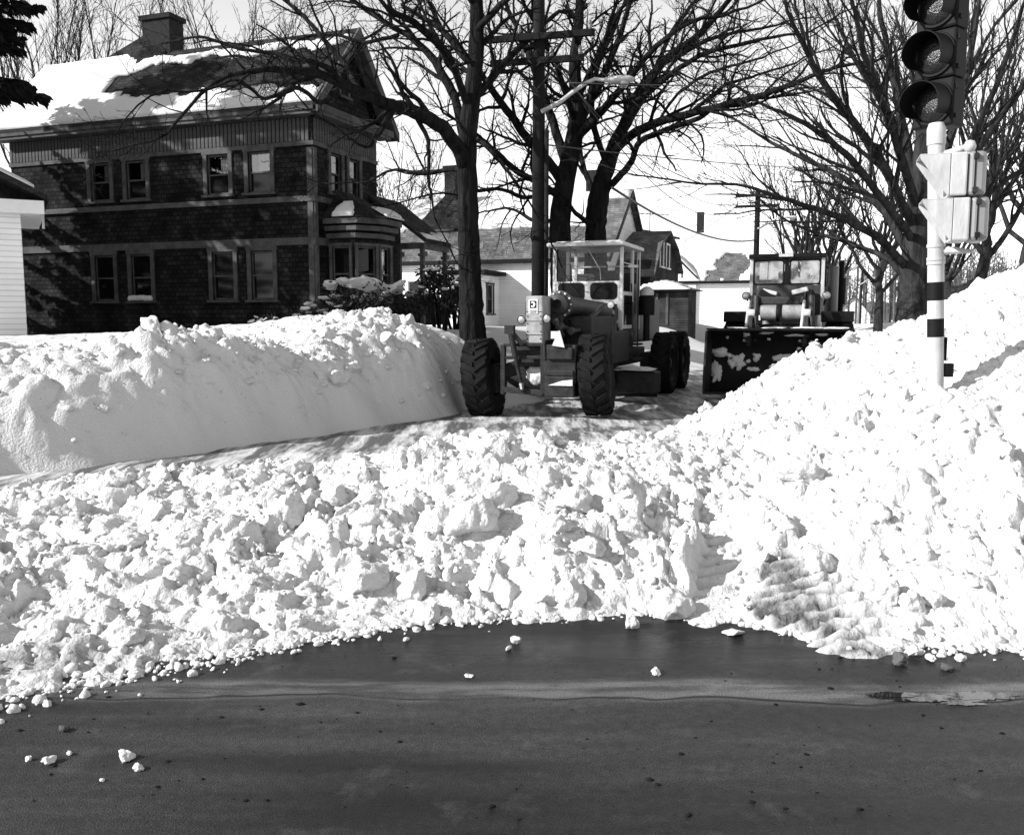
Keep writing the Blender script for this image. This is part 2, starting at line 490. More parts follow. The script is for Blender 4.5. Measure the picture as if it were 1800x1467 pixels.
# near berm thrown up across the mouth of the side street
for a in [(40, 1100, 4.55), (40, 1000, 5.2), (40, 930, 5.9), (40, 858, 6.8), (40, 832, 7.6), (250, 1080, 4.65), (250, 980, 5.3), (250, 900, 6.1),
          (250, 822, 7.2), (500, 1050, 4.95), (500, 950, 5.6), (500, 870, 6.3), (500, 798, 7.1), (700, 1000, 5.3), (700, 900, 6.0), (700, 822, 6.8), (680, 782, 7.4),
          (870, 1000, 5.25), (870, 900, 5.85), (870, 800, 6.5), (865, 728, 7.15), (1000, 980, 5.35), (1000, 880, 6.0), (1000, 780, 7.1),
          (1150, 980, 5.4), (1150, 880, 6.1), (1150, 805, 6.9), (1150, 755, 7.8), (1250, 1040, 5.12), (1262, 950, 5.75), (1250, 905, 6.05), (1340, 930, 5.75),
          (1340, 1020, 5.3), (1280, 800, 7.0), (1300, 745, 8.5), (1300, 718, 10.5), (1250, 706, 12.0), (1190, 722, 11.0), (780, 815, 6.85), (600, 800, 7.2)]:
    cp(a[0], a[1] + 8, a[2], 1.0)
for a in [(1330, 658, 12.5), (1430, 618, 13.0), (1480, 626, 13.5), (1500, 645, 14.0), (1530, 606, 13.5), (1560, 566, 13.0),
          (1400, 900, 5.8), (1400, 800, 6.6), (1450, 720, 8.0), (1500, 680, 9.5), (1550, 625, 11.0), (1470, 1050, 5.0), (1480, 990, 5.28), (1550, 1000, 5.2), (1500, 940, 5.5),
          (1500, 850, 6.0), (1550, 760, 6.6), (1650, 1050, 4.9), (1650, 950, 5.3), (1650, 850, 5.8), (1650, 750, 6.4), (1657, 690, 6.7), (1650, 640, 7.2), (1650, 582, 8.2), (1640, 550, 9.5),
          (1757, 1000, 5.0), (1757, 850, 5.5), (1757, 700, 6.2), (1757, 562, 7.5), (1757, 482, 9.0), (1810, 465, 9.5), (1700, 512, 9.5), (1675, 525, 9.8), (1900, 450, 9.5), (1900, 700, 6.0), (1900, 900, 5.3)]:
    cp(*a, 0.8)
for a in [(6.2, 6.5, 1.3), (7.5, 8.5, 2.2), (9, 9.5, 2.3), (11, 7, 1.6), (14, 8, 2.0), (13, 5.5, 0.4), (20, 8, 2.0), (20, 5.2, 0.2), (40, 5.2, 0.2), (40, 9, 1.8),
          (6.5, 12, 1.75), (8, 14, 1.6), (10, 18, 1.4), (-8, 4.6, 0.1), (-8, 6.5, 0.35), (-8, 8.0, 0.1), (-14, 4.5, 0.1), (-14, 7, 0.5), (-30, 5, 0.2), (-30, 8, 0.8)]:
    cw(*a, 0.7)
for a in [(-5, 8.6), (-3.5, 9.0), (-2, 9.2), (-0.5, 9.3), (1, 9.4), (2.2, 9.7), (-3, 10.3), (-1.5, 10.6), (-0.5, 11.5), (1.0, 11.5), (2.2, 12.4), (-1.4, 12.5), (0, 13), (1.5, 13.5), (-0.9, 13.8), (3, 15), (4.5, 15.8), (5.6, 16.5)]:
    cw(a[0], a[1], -0.12, 0.1)
# corner bank on the left: scraped wall facing the street, lumpy top
pairs = [((-200, 855), (-200, 690, 0)), ((0, 832), (10, 684, 0)), ((100, 824), (105, 680, 0)), ((200, 813), (205, 676, 0)), ((300, 801), (305, 674, 0)), ((400, 786), (403, 668, 0)),
         ((500, 771), (500, 656, 0)), ((600, 756), (600, 650, 0)), ((690, 743), (688, 650, 0)), ((735, 738), (728, 622, 0)), ((772, 732), (765, 615, 0)), ((800, 722), (795, 612, 0))]
for (bp_, lp_) in pairs:
    p = gnd(*bp_); q = at(lp_[0] + 4, lp_[1], p.y + .42)
    cw(p.x, p.y, -0.02, 0.15); CP.append((q.x, q.y, q.z, 0.45))
    for f, fz in ((.3, .45), (.65, .82)): cw(p.x + (q.x - p.x) * f, p.y + (q.y - p.y) * f, q.z * fz, .28)
    d = Vector((p.x - q.x, p.y - q.y, 0)).normalized() * .3
    cw(p.x + d.x, p.y + d.y, -.10, .1)
for a in [(-200, 648, 10.3), (60, 650, 10.8), (120, 644, 11.2), (200, 628, 11.6), (245, 598, 11.9), (285, 566, 12.1), (315, 590, 12.2), (345, 608, 12.3), (400, 600, 12.8), (440, 612, 13.2), (490, 632, 13.4), (540, 630, 13.8), (590, 592, 14.8), (640, 560, 15.8), (670, 560, 16.2), (730, 585, 16.4), (560, 618, 14.2), (700, 604, 15.6), (780, 600, 16.4), (440, 612, 14.0), (490, 628, 14.4)]:
    cp(*a, 0.9)
for a in [(150, 587, 20), (-200, 590, 20), (300, 580, 24), (460, 605, 15.2), (420, 585, 22), (600, 566, 22), (780, 582, 19.5), (830, 597, 19), (60, 612, 15), (200, 604, 16), (120, 618, 12.6), (200, 610, 13), (350, 590, 16)]:
    cp(*a, 0.12)
for Y in (17.5, 20, 24, 28, 34, 42, 55, 80, 130):
    for s, z, r in ((-40, 1.0, 0), (-20, 1.1, 0), (-9.4, 1.3, .2), (-8.2, 1.65, .6), (-7.2, 1.45, .6), (-6.2, -0.08, .2), (-3, -0.12, 0), (0.4, -0.12, 0), (1.3, 0.0, .3), (2.4, 1.25, .6), (3.4, 1.5, .5), (6, 1.3, .1), (18, 1.2, 0), (45, 1.0, 0)):
        if Y < 23 and s < -6.9: continue
        if Y < 20 and s > 2: continue
        t = (Y - s * SC.y) / SD.y
        cw(s * SC.x + t * SD.x, Y, z, r)
CPA = np.array(CP)
_P = CPA[:, :2]
_D = np.sqrt(((_P[:, None, :] - _P[None, :, :]) ** 2).sum(-1))
_A = np.block([[_D - 0.02 * np.eye(len(_P)), np.ones((len(_P), 1))], [np.ones((1, len(_P))), np.zeros((1, 1))]])
_W = np.linalg.solve(_A, np.vstack([CPA[:, 2:4], np.zeros((1, 2))]))
def rbf_h(x, y):
    sh = x.shape; x = x.ravel(); y = y.ravel()
    out = np.empty((x.size, 2))
    for i in range(0, x.size, 20000):
        d = np.sqrt((x[i:i + 20000, None] - _P[None, :, 0]) ** 2 + (y[i:i + 20000, None] - _P[None, :, 1]) ** 2)
        out[i:i + 20000] = d @ _W[:-1] + _W[-1]
    return out[:, 0].reshape(sh), np.clip(out[:, 1], 0, 1).reshape(sh)
def _blur(A, s):
    k = np.exp(-.5 * (np.arange(-3 * s, 3 * s + 1) / s) ** 2); k /= k.sum(); n = len(k) // 2
    A = np.pad(A, n, mode='edge')
    A = np.apply_along_axis(lambda r_: np.convolve(r_, k, mode='valid'), 0, A)
    return np.apply_along_axis(lambda r_: np.convolve(r_, k, mode='valid'), 1, A)
# near field on a 10 cm lattice, far field on a 60 cm one, both smoothed so no control point shows
_L = {}
for _n, (x0, x1, y0, y1, st, sg) in dict(near=(-14, 18, 1.5, 24, .1, 2), far=(-90, 130, -50, 210, .8, 1)).items():
    gx = np.arange(x0, x1 + st / 2, st); gy = np.arange(y0, y1 + st / 2, st); GX, GY = np.meshgrid(gx, gy)
    hh, rr_ = rbf_h(GX, GY); _L[_n] = (x0, y0, st, _blur(hh, sg), _blur(rr_, sg))
def _lat(nm, x, y):
    x0, y0, st, Hh, Rr = _L[nm]; fx = np.clip((x - x0) / st, 0, Hh.shape[1] - 1.001); fy = np.clip((y - y0) / st, 0, Hh.shape[0] - 1.001)
    i = fx.astype(int); j = fy.astype(int); u = fx - i; v = fy - j
    f = lambda A: (A[j, i] * (1 - u) + A[j, i + 1] * u) * (1 - v) + (A[j + 1, i] * (1 - u) + A[j + 1, i + 1] * u) * v
    return f(Hh), f(Rr)
def base_h(x, y):
    a, b = _lat('near', x, y); c, d = _lat('far', x, y)
    m = np.clip(np.minimum(np.minimum((x + 14) / 1.5, (18 - x) / 1.5), np.minimum((y - 1.5) / .5, (24 - y) / 2)), 0, 1)
    return a * m + c * (1 - m), b * m + d * (1 - m)

GOUGE = at(1450, 1055, 5.0)
GOUGE2 = at(1262, 985, 5.5)
def snow_h(x, y, fine=True):
    h, r = base_h(x, y); h0 = h
    # warp so the lumps are not all round
    wx = x + 0.16 * perlin(x * 1.7, y * 1.7, 5) + 0.05 * perlin(x * 6, y * 6, 15); wy = y + 0.16 * perlin(x * 1.7 + 9, y * 1.7, 6) + 0.05 * perlin(x * 6 + 4, y * 6, 16)
    n = 0.17 * perlin(wx * 0.9, wy * 0.9, 1) + 0.26 * (np.abs(perlin(wx * 2.1, wy * 2.1, 2)) - 0.22)
    if fine:
        # broken slabs: every cell its own height and tilt, at three sizes
        for sc_, amp, tilt, sd_ in ((2.3, .11, .15, 1), (4.9, .085, .10, 2), (10., .05, .055, 3), (19., .028, .03, 4)):
            d, v, tx, ty, d2 = worley(wx * sc_, wy * sc_, sd_)
            dome = np.sqrt(np.clip(1 - (d / .72) ** 2, 0, 1))
            gate = np.clip((v - .25) * 3, 0, 1) * np.clip((d2 - d) / .22, 0, 1) ** .7
            aa = v * 39.0
            n += gate * (amp * (dome - .6) * (.4 + v) + tilt * (tx * np.cos(aa) + ty * np.sin(aa)))
        n += 0.075 * (np.abs(perlin(wx * 6.5, wy * 6.5, 3)) - 0.2)
        n += 0.050 * (np.abs(perlin(x * 14, y * 14, 4)) - 0.2)
        n += 0.030 * (np.abs(perlin(x * 29, y * 29, 7)) - 0.2)
        n += 0.012 * perlin(x * 60, y * 60, 17)
        n -= .04
        n *= .75 + .75 * np.clip(perlin(x * .75, y * .75, 21) + .15, -.35, .5)
    n *= r * (1 + .3 * np.clip((y - 9.5) / 2, 0, 1) * np.clip((h - .75) / .4, 0, 1))
    # smooth undulation in the yards
    n += 0.06 * perlin(x * 0.35, y * 0.35, 8) * (1 - r)
    # low edges stay thin
    n *= np.clip((h + 0.16) / 0.32, 0.25, 1)
    h = h + n
    # tyre gouge with ribbed lug prints
    gx = (x - GOUGE.x); gy = (y - GOUGE.y)
    m = np.clip(1.25 - np.sqrt((gx / 0.36) ** 2 + (gy / 0.52) ** 2), 0, 1)
    m = np.clip(m * 2.6 - .12 + 1.5 * perlin(x * 3.5, y * 3.5, 25), 0, 1) * np.clip(m * 6, 0, 1)
    rib = np.sin((gy + 0.35 * gx * gx) * 2 * np.pi / 0.105 + 2.0 * perlin(x * 2.4, y * 2.4, 9)) * np.clip(.9 + 1.0 * perlin(x * 4, y * 4, 23), .3, 1.3)
    h = h * (1 - m) + m * (np.maximum(h0 * .80, .035) + 0.036 * rib + .06 * (np.abs(perlin(x * 8, y * 8, 22)) - .1) + .03 * (np.abs(perlin(x * 19, y * 19, 24)) - .1)) if fine else h
    gx2 = (x - GOUGE2.x) * 0.94 - (y - GOUGE2.y) * 0.30; gy2 = (y - GOUGE2.y)
    m2 = np.clip(1.2 - np.sqrt((gx2 / 0.17) ** 2 + (gy2 / 0.75) ** 2), 0, 1)
    m2 = np.clip(m2 * 2, 0, 1)
    rib2 = np.sin((gy2 - 0.4 * gx2) * 2 * np.pi / 0.11)
    if fine: h = h * (1 - m2) + m2 * np.maximum(h0 - .12 + .02 * rib2, .02)
    dirt = m * (0.86 + 0.45 * np.clip(-gx / 0.3, -1, 1) - .30 * rib) + 0.2 * m2
    return h, r, dirt

def snow_tile(name, x0, x1, y0, y1, cell, fine=True, drop=None, label=None):
    nx = int((x1 - x0) / cell) + 1; ny = int((y1 - y0) / cell) + 1
    xs = np.linspace(x0, x1, nx); ys = np.linspace(y0, y1, ny)
    X, Y = np.meshgrid(xs, ys)
    h, r, dirt = snow_h(X, Y, fine)
    if drop is not None: h = h - drop(X, Y)
    # lateral push gives small overhangs
    if fine:
        X = X + 0.05 * r * perlin(X * 9, Y * 9, 11) + 0.02 * r * perlin(X * 24, Y * 24, 12)
        Y = Y + 0.05 * r * perlin(X * 9 + 31, Y * 9, 13) + 0.02 * r * perlin(X * 24 + 5, Y * 24, 14)
    edge_d = np.clip((0.07 - h) / 0.1, 0, 1) * 0.42
    slush = np.exp(-(((X + 2.35) / 0.9) ** 2 + ((Y - 4.30) / 0.30) ** 2)) * 0.75
    dirt = np.clip(np.maximum(np.maximum(dirt, edge_d), slush), 0, 1)
    V = np.stack([X.ravel(), Y.ravel(), h.ravel()], 1)
    idx = np.arange(nx * ny).reshape(ny, nx)
    F = np.stack([idx[:-1, :-1].ravel(), idx[:-1, 1:].ravel(), idx[1:, 1:].ravel(), idx[1:, :-1].ravel()], 1)
    # leave out what lies buried under the road sheets
    keep = (V[:, 2][F] > -0.06).any(axis=1)
    F = F[keep]
    used = np.unique(F); remap = -np.ones(len(V), dtype=np.int64); remap[used] = np.arange(len(used))
    o = np_mesh(name, V[used], remap[F], M['snow'], attrs={'dirt': dirt.ravel()[used]})
    o['kind'] = 'structure'
    return o

T1 = (-6.4, 8.6, 3.6, 10.0)
T2 = (-11.5, 13.0, 9.95, 21.0)
def drop(X, Y):
    a = (X > T1[0] + .1) & (X < T1[1] - .1) & (Y > T1[2] - .5) & (Y < T1[3])
    b = (X > T2[0] + .1) & (X < T2[1] - .1) & (Y > T2[2] - .3) & (Y < T2[3] - .4)
    return np.where(a | b, 0.45, 0.0)
near_bank = snow_tile('snow_bank', *T1, 0.0185)
mid_bank = snow_tile('snow_bank', *T2, 0.042)
snow_tile('snow_ground', -70, 110, -40, 190, 0.7, fine=False, drop=drop)
near_bank['label'] = 'lumpy ploughed snow berm along the edge of the wet road'
mid_bank['label'] = 'tall ploughed snow banks on both sides of the side street'

# wet main road and packed-snow side street
mb = MB(); mb.poly([(-80, -6.5, 0), (80, -6.5, 0), (80, 9, 0), (-80, 9, 0)])
tag(mb.build('road', M['asphalt'], fix=False), kind='structure')
def street_pt(s, t): return SC * s + SD * t
nx, ny = 40, 300
V = []; 
for j in range(ny + 1):
    for i in range(nx + 1):
        s = -9 + 12 * i / nx; t = 6.5 + 190 * (j / ny) ** 2
        p = street_pt(s, t)
        z = 0.012 + 0.05 * float(mnoise.noise((p.x * 1.3, p.y * 1.3, 0))) + 0.02 * float(mnoise.noise((p.x * 4, p.y * 4, 3)))
        V.append((p.x, p.y, max(z, 0.006)))
F = [(j * (nx + 1) + i, j * (nx + 1) + i + 1, (j + 1) * (nx + 1) + i + 1, (j + 1) * (nx + 1) + i) for j in range(ny) for i in range(nx)]
tag(np_mesh('street', V, F, M['street']), kind='structure')
# shallow puddles in the gutter
for (px_0, py_0, rx, ry, sd) in ((1640, 1227, .27, .045, 4), (1725, 1224, .14, .05, 9), (1570, 1222, .12, .03, 14), (1690, 1238, .10, .02, 19)):
    mb = MB(); pc = gnd(px_0, py_0); poly = []
    for k in range(90):
        a = 2 * math.pi * k / 90
        f = 1 + 0.5 * mnoise.noise((math.cos(a) * 1.9, math.sin(a) * 1.9, sd)) + .3 * mnoise.noise((math.cos(a) * 6, math.sin(a) * 6, sd + 1)) + .15 * mnoise.noise((math.cos(a) * 15, math.sin(a) * 15, sd + 2))
        poly.append((pc.x + rx * f * math.cos(a), pc.y + ry * f * math.sin(a), 0.004 + .0002 * sd))
    mb.poly(poly)
    tag(mb.build('puddle', M['water'], fix=False), kind='structure')

# ------------------------------------------------------------------ broken snow
def chunk_mesh(name, sub, seed, planes=6):
    bm = bmesh.new(); bmesh.ops.create_icosphere(bm, subdivisions=sub, radius=1)
    r = random.Random(seed)
    sc = Vector((r.uniform(.75, 1.25), r.uniform(.75, 1.25), r.uniform(.6, 1.0)))
    pl = []
    for _ in range(planes):
        n = Vector((r.gauss(0, 1), r.gauss(0, 1), r.gauss(0, 1))).normalized(); pl.append((n, r.uniform(.5, .85)))
    for v in bm.verts:
        p = v.co.copy()
        p *= 1 + 0.22 * mnoise.noise(p * 1.3 + Vector((seed, 0, 0)))
        for n, d in pl:
            q = p.dot(n)
            if q > d: p -= n * (q - d) * 0.92
        p *= 1 + 0.20 * mnoise.noise(p * 2.9 + Vector((0, seed, 0))) + 0.11 * mnoise.noise(p * 6.5 + Vector((0, seed, 3)))
        v.co = Vector((p.x * sc.x, p.y * sc.y, p.z * sc.z))
    me = bpy.data.meshes.new(name); bm.to_mesh(me); bm.free()
    me.shade_smooth(); me.materials.append(M['snow'])
    return me
big_chunks = [chunk_mesh('snow_chunk', 4, 10 + i, 8) for i in range(9)]
small_np = []
for i in range(8):
    me = chunk_mesh('tmp', 2, 40 + i, 4)
    v = np.empty(len(me.vertices) * 3, dtype=np.float32); me.vertices.foreach_get('co', v)
    t = np.empty(len(me.polygons) * 3, dtype=np.int32); me.loops.foreach_get('vertex_index', t)
    small_np.append((v.reshape(-1, 3), t.reshape(-1, 3))); bpy.data.meshes.remove(me)

def scatter(n, x0, x1, y0, y1, want, seed, zmin=-0.01, zmax=9):
    """random spots on the snow, kept with probability of the local roughness"""
    r = np.random.default_rng(seed)
    X = r.uniform(x0, x1, n); Y = r.uniform(y0, y1, n)
    h, rg, _ = snow_h(X, Y)
    k = (r.random(n) < rg) & (h > zmin) & (h < zmax) & (np.abs(X) < 0.64 * Y + 0.5)
    gx = np.hypot((X - GOUGE.x) / 0.4, (Y - GOUGE.y) / 0.55); k &= gx > 0.95
    return np.stack([X[k], Y[k], h[k]], 1)[:want]

# a few hundred single chunks
def place_chunks(parent, pts, lo, hi, seed, flat=False):
    r = random.Random(seed)
    for (x, y, z) in pts:
        o = bpy.data.objects.new('snow_chunk', r.choice(big_chunks)); C.objects.link(o)
        s = lo * (hi / lo) ** (r.random() ** 2.2)
        o.location = (x, y, z - 0.12 * s)
        o.scale = (s * r.uniform(.8, 1.2), s * r.uniform(.8, 1.2), s * r.uniform(.75, 1.15))
        o.rotation_euler = (r.uniform(-.6, .6), r.uniform(-.6, .6), r.uniform(0, 6.28))
        o.parent = parent
place_chunks(near_bank, scatter(900, -4.2, 5.4, 4.3, 9.2, 150, 21, 0.05), 0.045, 0.16, 1)
place_chunks(mid_bank, scatter(900, -8, 8.5, 10.2, 17.5, 110, 22, 0.5), 0.07, 0.24, 2)
place_chunks(near_bank, scatter(200, -3.2, 3.4, 4.9, 7.4, 34, 27, 0.12), 0.11, 0.21, 3)
# named big ones that stand out in the photograph
for (x, y, Y, s) in [(508, 868, 6.15, 0.17), (640, 985, 5.2, 0.15), (720, 985, 5.22, 0.13), (830, 890, 5.8, 0.17), (880, 860, 6.0, 0.12), (1010, 870, 5.95, 0.12), (1005, 1000, 5.15, 0.11),
                     (980, 925, 5.6, 0.10), (1440, 975, 5.33, 0.10), (1180, 1030, 5.1, 0.13), (760, 1075, 5.0, 0.07), (1560, 1110, 4.95, 0.085), (1630, 1100, 4.9, 0.08), (1600, 1115, 4.85, 0.07)]:
    p = at(x, y, Y); o = bpy.data.objects.new('snow_chunk', big_chunks[int(x) % 9]); C.objects.link(o)
    hz = float(snow_h(np.array([p.x]), np.array([p.y]))[0][0])
    o.location = (p.x, p.y, hz + 0.30 * s); o.scale = (s, s, s * 1.15); o.rotation_euler = (0.2, 0.3, x * 0.1); o.parent = near_bank
# crumbs: one mesh
def crumbs(name, pts, lo, hi, seed, parent, power=2.5):
    r = np.random.default_rng(seed); VV = []; FF = []; b = 0
    for i, p in enumerate(pts):
        v, f = small_np[i % len(small_np)]
        s = lo * (hi / lo) ** (r.random() ** power)
        a = r.uniform(0, 6.28); c, sn = math.cos(a), math.sin(a)
        Rm = np.array([[c, -sn, 0], [sn, c, 0], [0, 0, 1]])
        t = r.uniform(-.8, .8); ct, st = math.cos(t), math.sin(t)
        Rm = Rm @ np.array([[1, 0, 0], [0, ct, -st], [0, st, ct]])
        VV.append((v @ Rm.T) * s * r.uniform(.8, 1.2, 3) + p + np.array([0, 0, 0.0 * s])); FF.append(f + b); b += len(v)
    o = np_mesh(name, np.concatenate(VV), np.concatenate(FF), M['snow'], parent)
    o['kind'] = 'stuff'
    return o
crumbs('snow_crumbs', scatter(24000, -4.6, 5.6, 4.0, 9.4, 6500, 31, 0.0), 0.008, 0.04, 5, near_bank, 2.2)
crumbs('snow_crumbs', scatter(26000, -8.5, 9, 9.8, 18, 2600, 32, 0.3), 0.015, 0.07, 6, mid_bank, 2.0)
# rim of small lumps where the snow ends on the asphalt
r = np.random.default_rng(9); rim = []
E = [gnd(x, y) for (x, y) in edge]
for i in range(len(E) - 1):
    n = int((E[i + 1] - E[i]).length * 240)
    for _ in range(n):
        t = r.random(); p = E[i].lerp(E[i + 1], t)
        off = r.normal(0.03, 0.075)
        if p.x < -1.3: off = r.normal(0.0, 0.14)
        rim.append((p.x, p.y + off, 0.004))
crumbs('snow_crumbs', np.array(rim), 0.006, 0.035, 7, near_bank, 1.6)

# loose lumps lying on the bare asphalt
lumps = [(222, 1334, .034, 'roundest white snow lump on the asphalt at the lower left'), (243, 1352, .023, 'small snow lump just right of and below the roundest white one'),
         (88, 1341, .028, 'grey snow lump on the asphalt left of the roundest white one'), (122, 1326, .014, 'tiny snow lump above the grey one at the lower left'),
         (50, 1336, .014, 'tiny snow lump nearest the left edge of the asphalt'), (180, 1372, .010, 'tiny crumb of snow lowest of those at the lower left'),
         (112, 1284, .024, 'dark slushy lump on the asphalt below the dirty slush'), (908, 1128, .032, 'pale snow lump on the asphalt below the middle of the berm'),
         (895, 1141, .018, 'small white snow lump beside the pale lump below the berm'), (1110, 1102, .045, 'upright white snow lump standing at the edge of the asphalt'),
         (1153, 1184, .030, 'single snow lump on the open asphalt right of centre'), (825, 1189, .022, 'flat slushy lump on the asphalt below the middle of the berm'),
         (1288, 1114, .05, 'flat icy slab of snow lying at the asphalt edge'), (1582, 1166, .045, 'largest dirty snow lump fallen before the gouged bank'),
         (1636, 1160, .028, 'white snow lump right of the largest dirty fallen one'), (1664, 1178, .035, 'dirty snow lump farthest out on the asphalt at the right'),
         (1690, 1160, .032, 'white snow lump against the foot of the right bank'), (1608, 1152, .04, 'snow lump wedged above the largest dirty fallen one')]
for i, (x, y, s, lb) in enumerate(lumps):
    p = gnd(x, y)
    o = bpy.data.objects.new('snow_lump', big_chunks[(i * 4) % 9]); C.objects.link(o)
    fl = 0.35 if 'flat' in lb else (1.3 if 'upright' in lb else 0.8)
    o.scale = (s * (1.6 if 'flat' in lb else 1), s, s * fl); o.location = (p.x, p.y, s * fl * 0.6); o.rotation_euler = (0.1, 0.1, i * 1.3)
    if 'dirty' in lb.split('fallen')[0].split('right of')[0].split('above')[0] or 'dark' in lb:
        o.data = o.data.copy(); o.data.materials.clear(); o.data.materials.append(M['dirty_snow'])
    tag(o, lb, 'snow lump', 'snow lumps on the asphalt')

# dark grit scattered on the asphalt: too small to pick apart
r = np.random.default_rng(77); gp = []
for _ in range(150):
    p = gnd(r.uniform(30, 1790), r.uniform(1150, 1440)); gp.append((p.x, p.y, .003))
def grit(pts, seed):
    r = np.random.default_rng(seed); VV = []; FF = []; b = 0
    for i, p in enumerate(pts):
        v, f = small_np[i % 8]; s_ = .003 * (5 ** r.random() ** 2.5); VV.append(v * s_ * np.array([1.3, 1, .6]) + p); FF.append(f + b); b += len(v)
    return np_mesh('road_grit', np.concatenate(VV), np.concatenate(FF), M['rubber'])
tag(grit(gp, 78), 'dark grit scattered over the wet asphalt', 'grit', kind='stuff')

# ================================================================== buildings
ZUP = Vector((0, 0, 1))
def wall_panel(mb, o, ax, nrm, width, z0, z1, holes=(), t=0.16):
    """flat wall from o along ax, outer face at o, with rectangular openings (x0,x1,z0,z1) and reveals t deep"""
    o = Vector(o); ax = Vector(ax); nrm = Vector(nrm)
    xs = sorted({0, width} | {h[0] for h in holes} | {h[1] for h in holes})
    zs = sorted({z0, z1} | {h[2] for h in holes} | {h[3] for h in holes})
    P = lambda x, z, d=0: o + ax * x + ZUP * z - nrm * d
    for i in range(len(xs) - 1):
        for j in range(len(zs) - 1):
            cx = (xs[i] + xs[i + 1]) / 2; cz = (zs[j] + zs[j + 1]) / 2
            if any(h[0] < cx < h[1] and h[2] < cz < h[3] for h in holes): continue
            mb.poly([P(xs[i], zs[j]), P(xs[i + 1], zs[j]), P(xs[i + 1], zs[j + 1]), P(xs[i], zs[j + 1])])
    for (a, b, c, d) in holes:
        mb.poly([P(a, c), P(a, d), P(a, d, t), P(a, c, t)]); mb.poly([P(b, c), P(b, c, t), P(b, d, t), P(b, d)])
        mb.poly([P(a, d), P(b, d), P(b, d, t), P(a, d, t)]); mb.poly([P(a, c), P(a, c, t), P(b, c, t), P(b, c)])

def window(parent, o, ax, nrm, x, z0, z1, w, trim, curtain=None, rail=True, casing=0.14, sill=True, shade=None):
    """opening centred at x along the wall: casing (parent part), panes, meeting rail, sill"""
    o = Vector(o); ax = Vector(ax); nrm = Vector(nrm)
    P = lambda a, z, d=0: o + ax * a + ZUP * z + nrm * d
    rot = Matrix((ax, nrm, ZUP)).transposed()
    mb = MB()
    for s in (-1, 1): mb.box(P(x + s * (w / 2 + casing / 2), (z0 + z1) / 2, 0.022), (casing, 0.05, z1 - z0 + casing * 0.2), rot)
    mb.box(P(x, z1 + casing / 2 + casing * .1 + 0.002, 0.026), (w + 2 * casing + 0.05, 0.06, casing), rot)
    win = mb.build('window', trim, parent)
    zm = (z0 + z1) / 2
    mb = MB(); mb.box(P(x, (zm + z1) / 2, -0.075), (w, 0.012, z1 - zm), rot); mb.build('pane', M['winglass'] if not curtain else M['curtglass'], win)
    mb = MB(); mb.box(P(x, (zm + z0) / 2, -0.105), (w, 0.012, zm - z0), rot); mb.build('pane', M['winglass'], win)
    if curtain:
        mb = MB()
        for k in range(10):
            f = k / 10; mb.box(P(x + w * (curtain[0] + (curtain[1] - curtain[0]) * (f + .05)), zm + (z1 - zm) * (0.45 + 0.1 * f), -0.12 - 0.012 * (k % 2)), (w * (curtain[1] - curtain[0]) / 10, 0.01, (z1 - zm) * 0.82), rot)
        mb.build('curtain', M['curtain'], win)
    mb = MB(); mb.box(P(x, zm, -0.06), (w, 0.045, 0.05), rot); mb.box(P(x, z0 + 0.03, -0.085), (w, 0.04, 0.06), rot); mb.box(P(x, z1 - 0.025, -0.055), (w, 0.04, 0.05), rot)
    for s in (-1, 1): mb.box(P(x + s * (w / 2 - 0.02), zm, -0.07), (0.04, 0.045, z1 - z0 - .12), rot)
    mb.build('sash', trim, win)
    if sill:
        mb = MB(); mb.box(P(x, z0 - 0.045, 0.05), (w + 2 * casing + 0.1, 0.13, 0.07), rot); mb.build('sill', trim, win)
    return win
M['curtglass'] = glass_mat('window_glass', 0.75, 0.1)

def roof_snow(parent, p0, u, v, thick, mask, nu=60, nv=30, name='roof_snow', seed=1):
    """snow lying on a roof plane p0 + a*u + b*v, a and b in 0..1, where mask(a, b) holds"""
    p0 = Vector(p0); u = Vector(u); v = Vector(v); n = u.cross(v).normalized()
    if n.z < 0: n = -n
    cells = {}
    for i in range(nu):
        for j in range(nv):
            if mask((i + .5) / nu, (j + .5) / nv): cells[(i, j)] = 1
    top = {}; bot = {}; V = []; Fc = []
    def vt(i, j, up):
        d = top if up else bot
        if (i, j) not in d:
            a, b = i / nu, j / nv
            # thin at open edges
            nb = sum(((i + di, j + dj) in cells) for di in (-1, 0) for dj in (-1, 0))
            p = p0 + u * a + v * b
            th = thick * (0.35 if nb < 4 else 1.0) * (1 + 0.5 * mnoise.noise(p * 0.8 + Vector((seed, 0, 0)))) + 0.02 * mnoise.noise(p * 3)
            jit = (u.normalized() * mnoise.noise(p * 2.3 + Vector((7, 0, 0))) + v.normalized() * mnoise.noise(p * 2.3 + Vector((0, 9, 0)))) * (0.12 if nb < 4 and 0 < i < nu and 0 < j < nv else 0)
            d[(i, j)] = len(V); V.append(p + jit + n * ((0.01 + max(th, 0.02)) if up else 0.008))
        return d[(i, j)]
    for (i, j) in cells:
        q = [(i, j), (i + 1, j), (i + 1, j + 1), (i, j + 1)]
        Fc.append(tuple(vt(*k, True) for k in q))
        for (di, dj, a, b) in ((0, -1, 0, 1), (1, 0, 1, 2), (0, 1, 2, 3), (-1, 0, 3, 0)):
            if (i + di, j + dj) not in cells:
                Fc.append((vt(*q[a], True), vt(*q[b], True), vt(*q[b], False), vt(*q[a], False)))
    mb = MB(); mb.v = [tuple(p) for p in V]; mb.f = Fc
    return mb.build(name, M['snow'], parent, smooth=True)

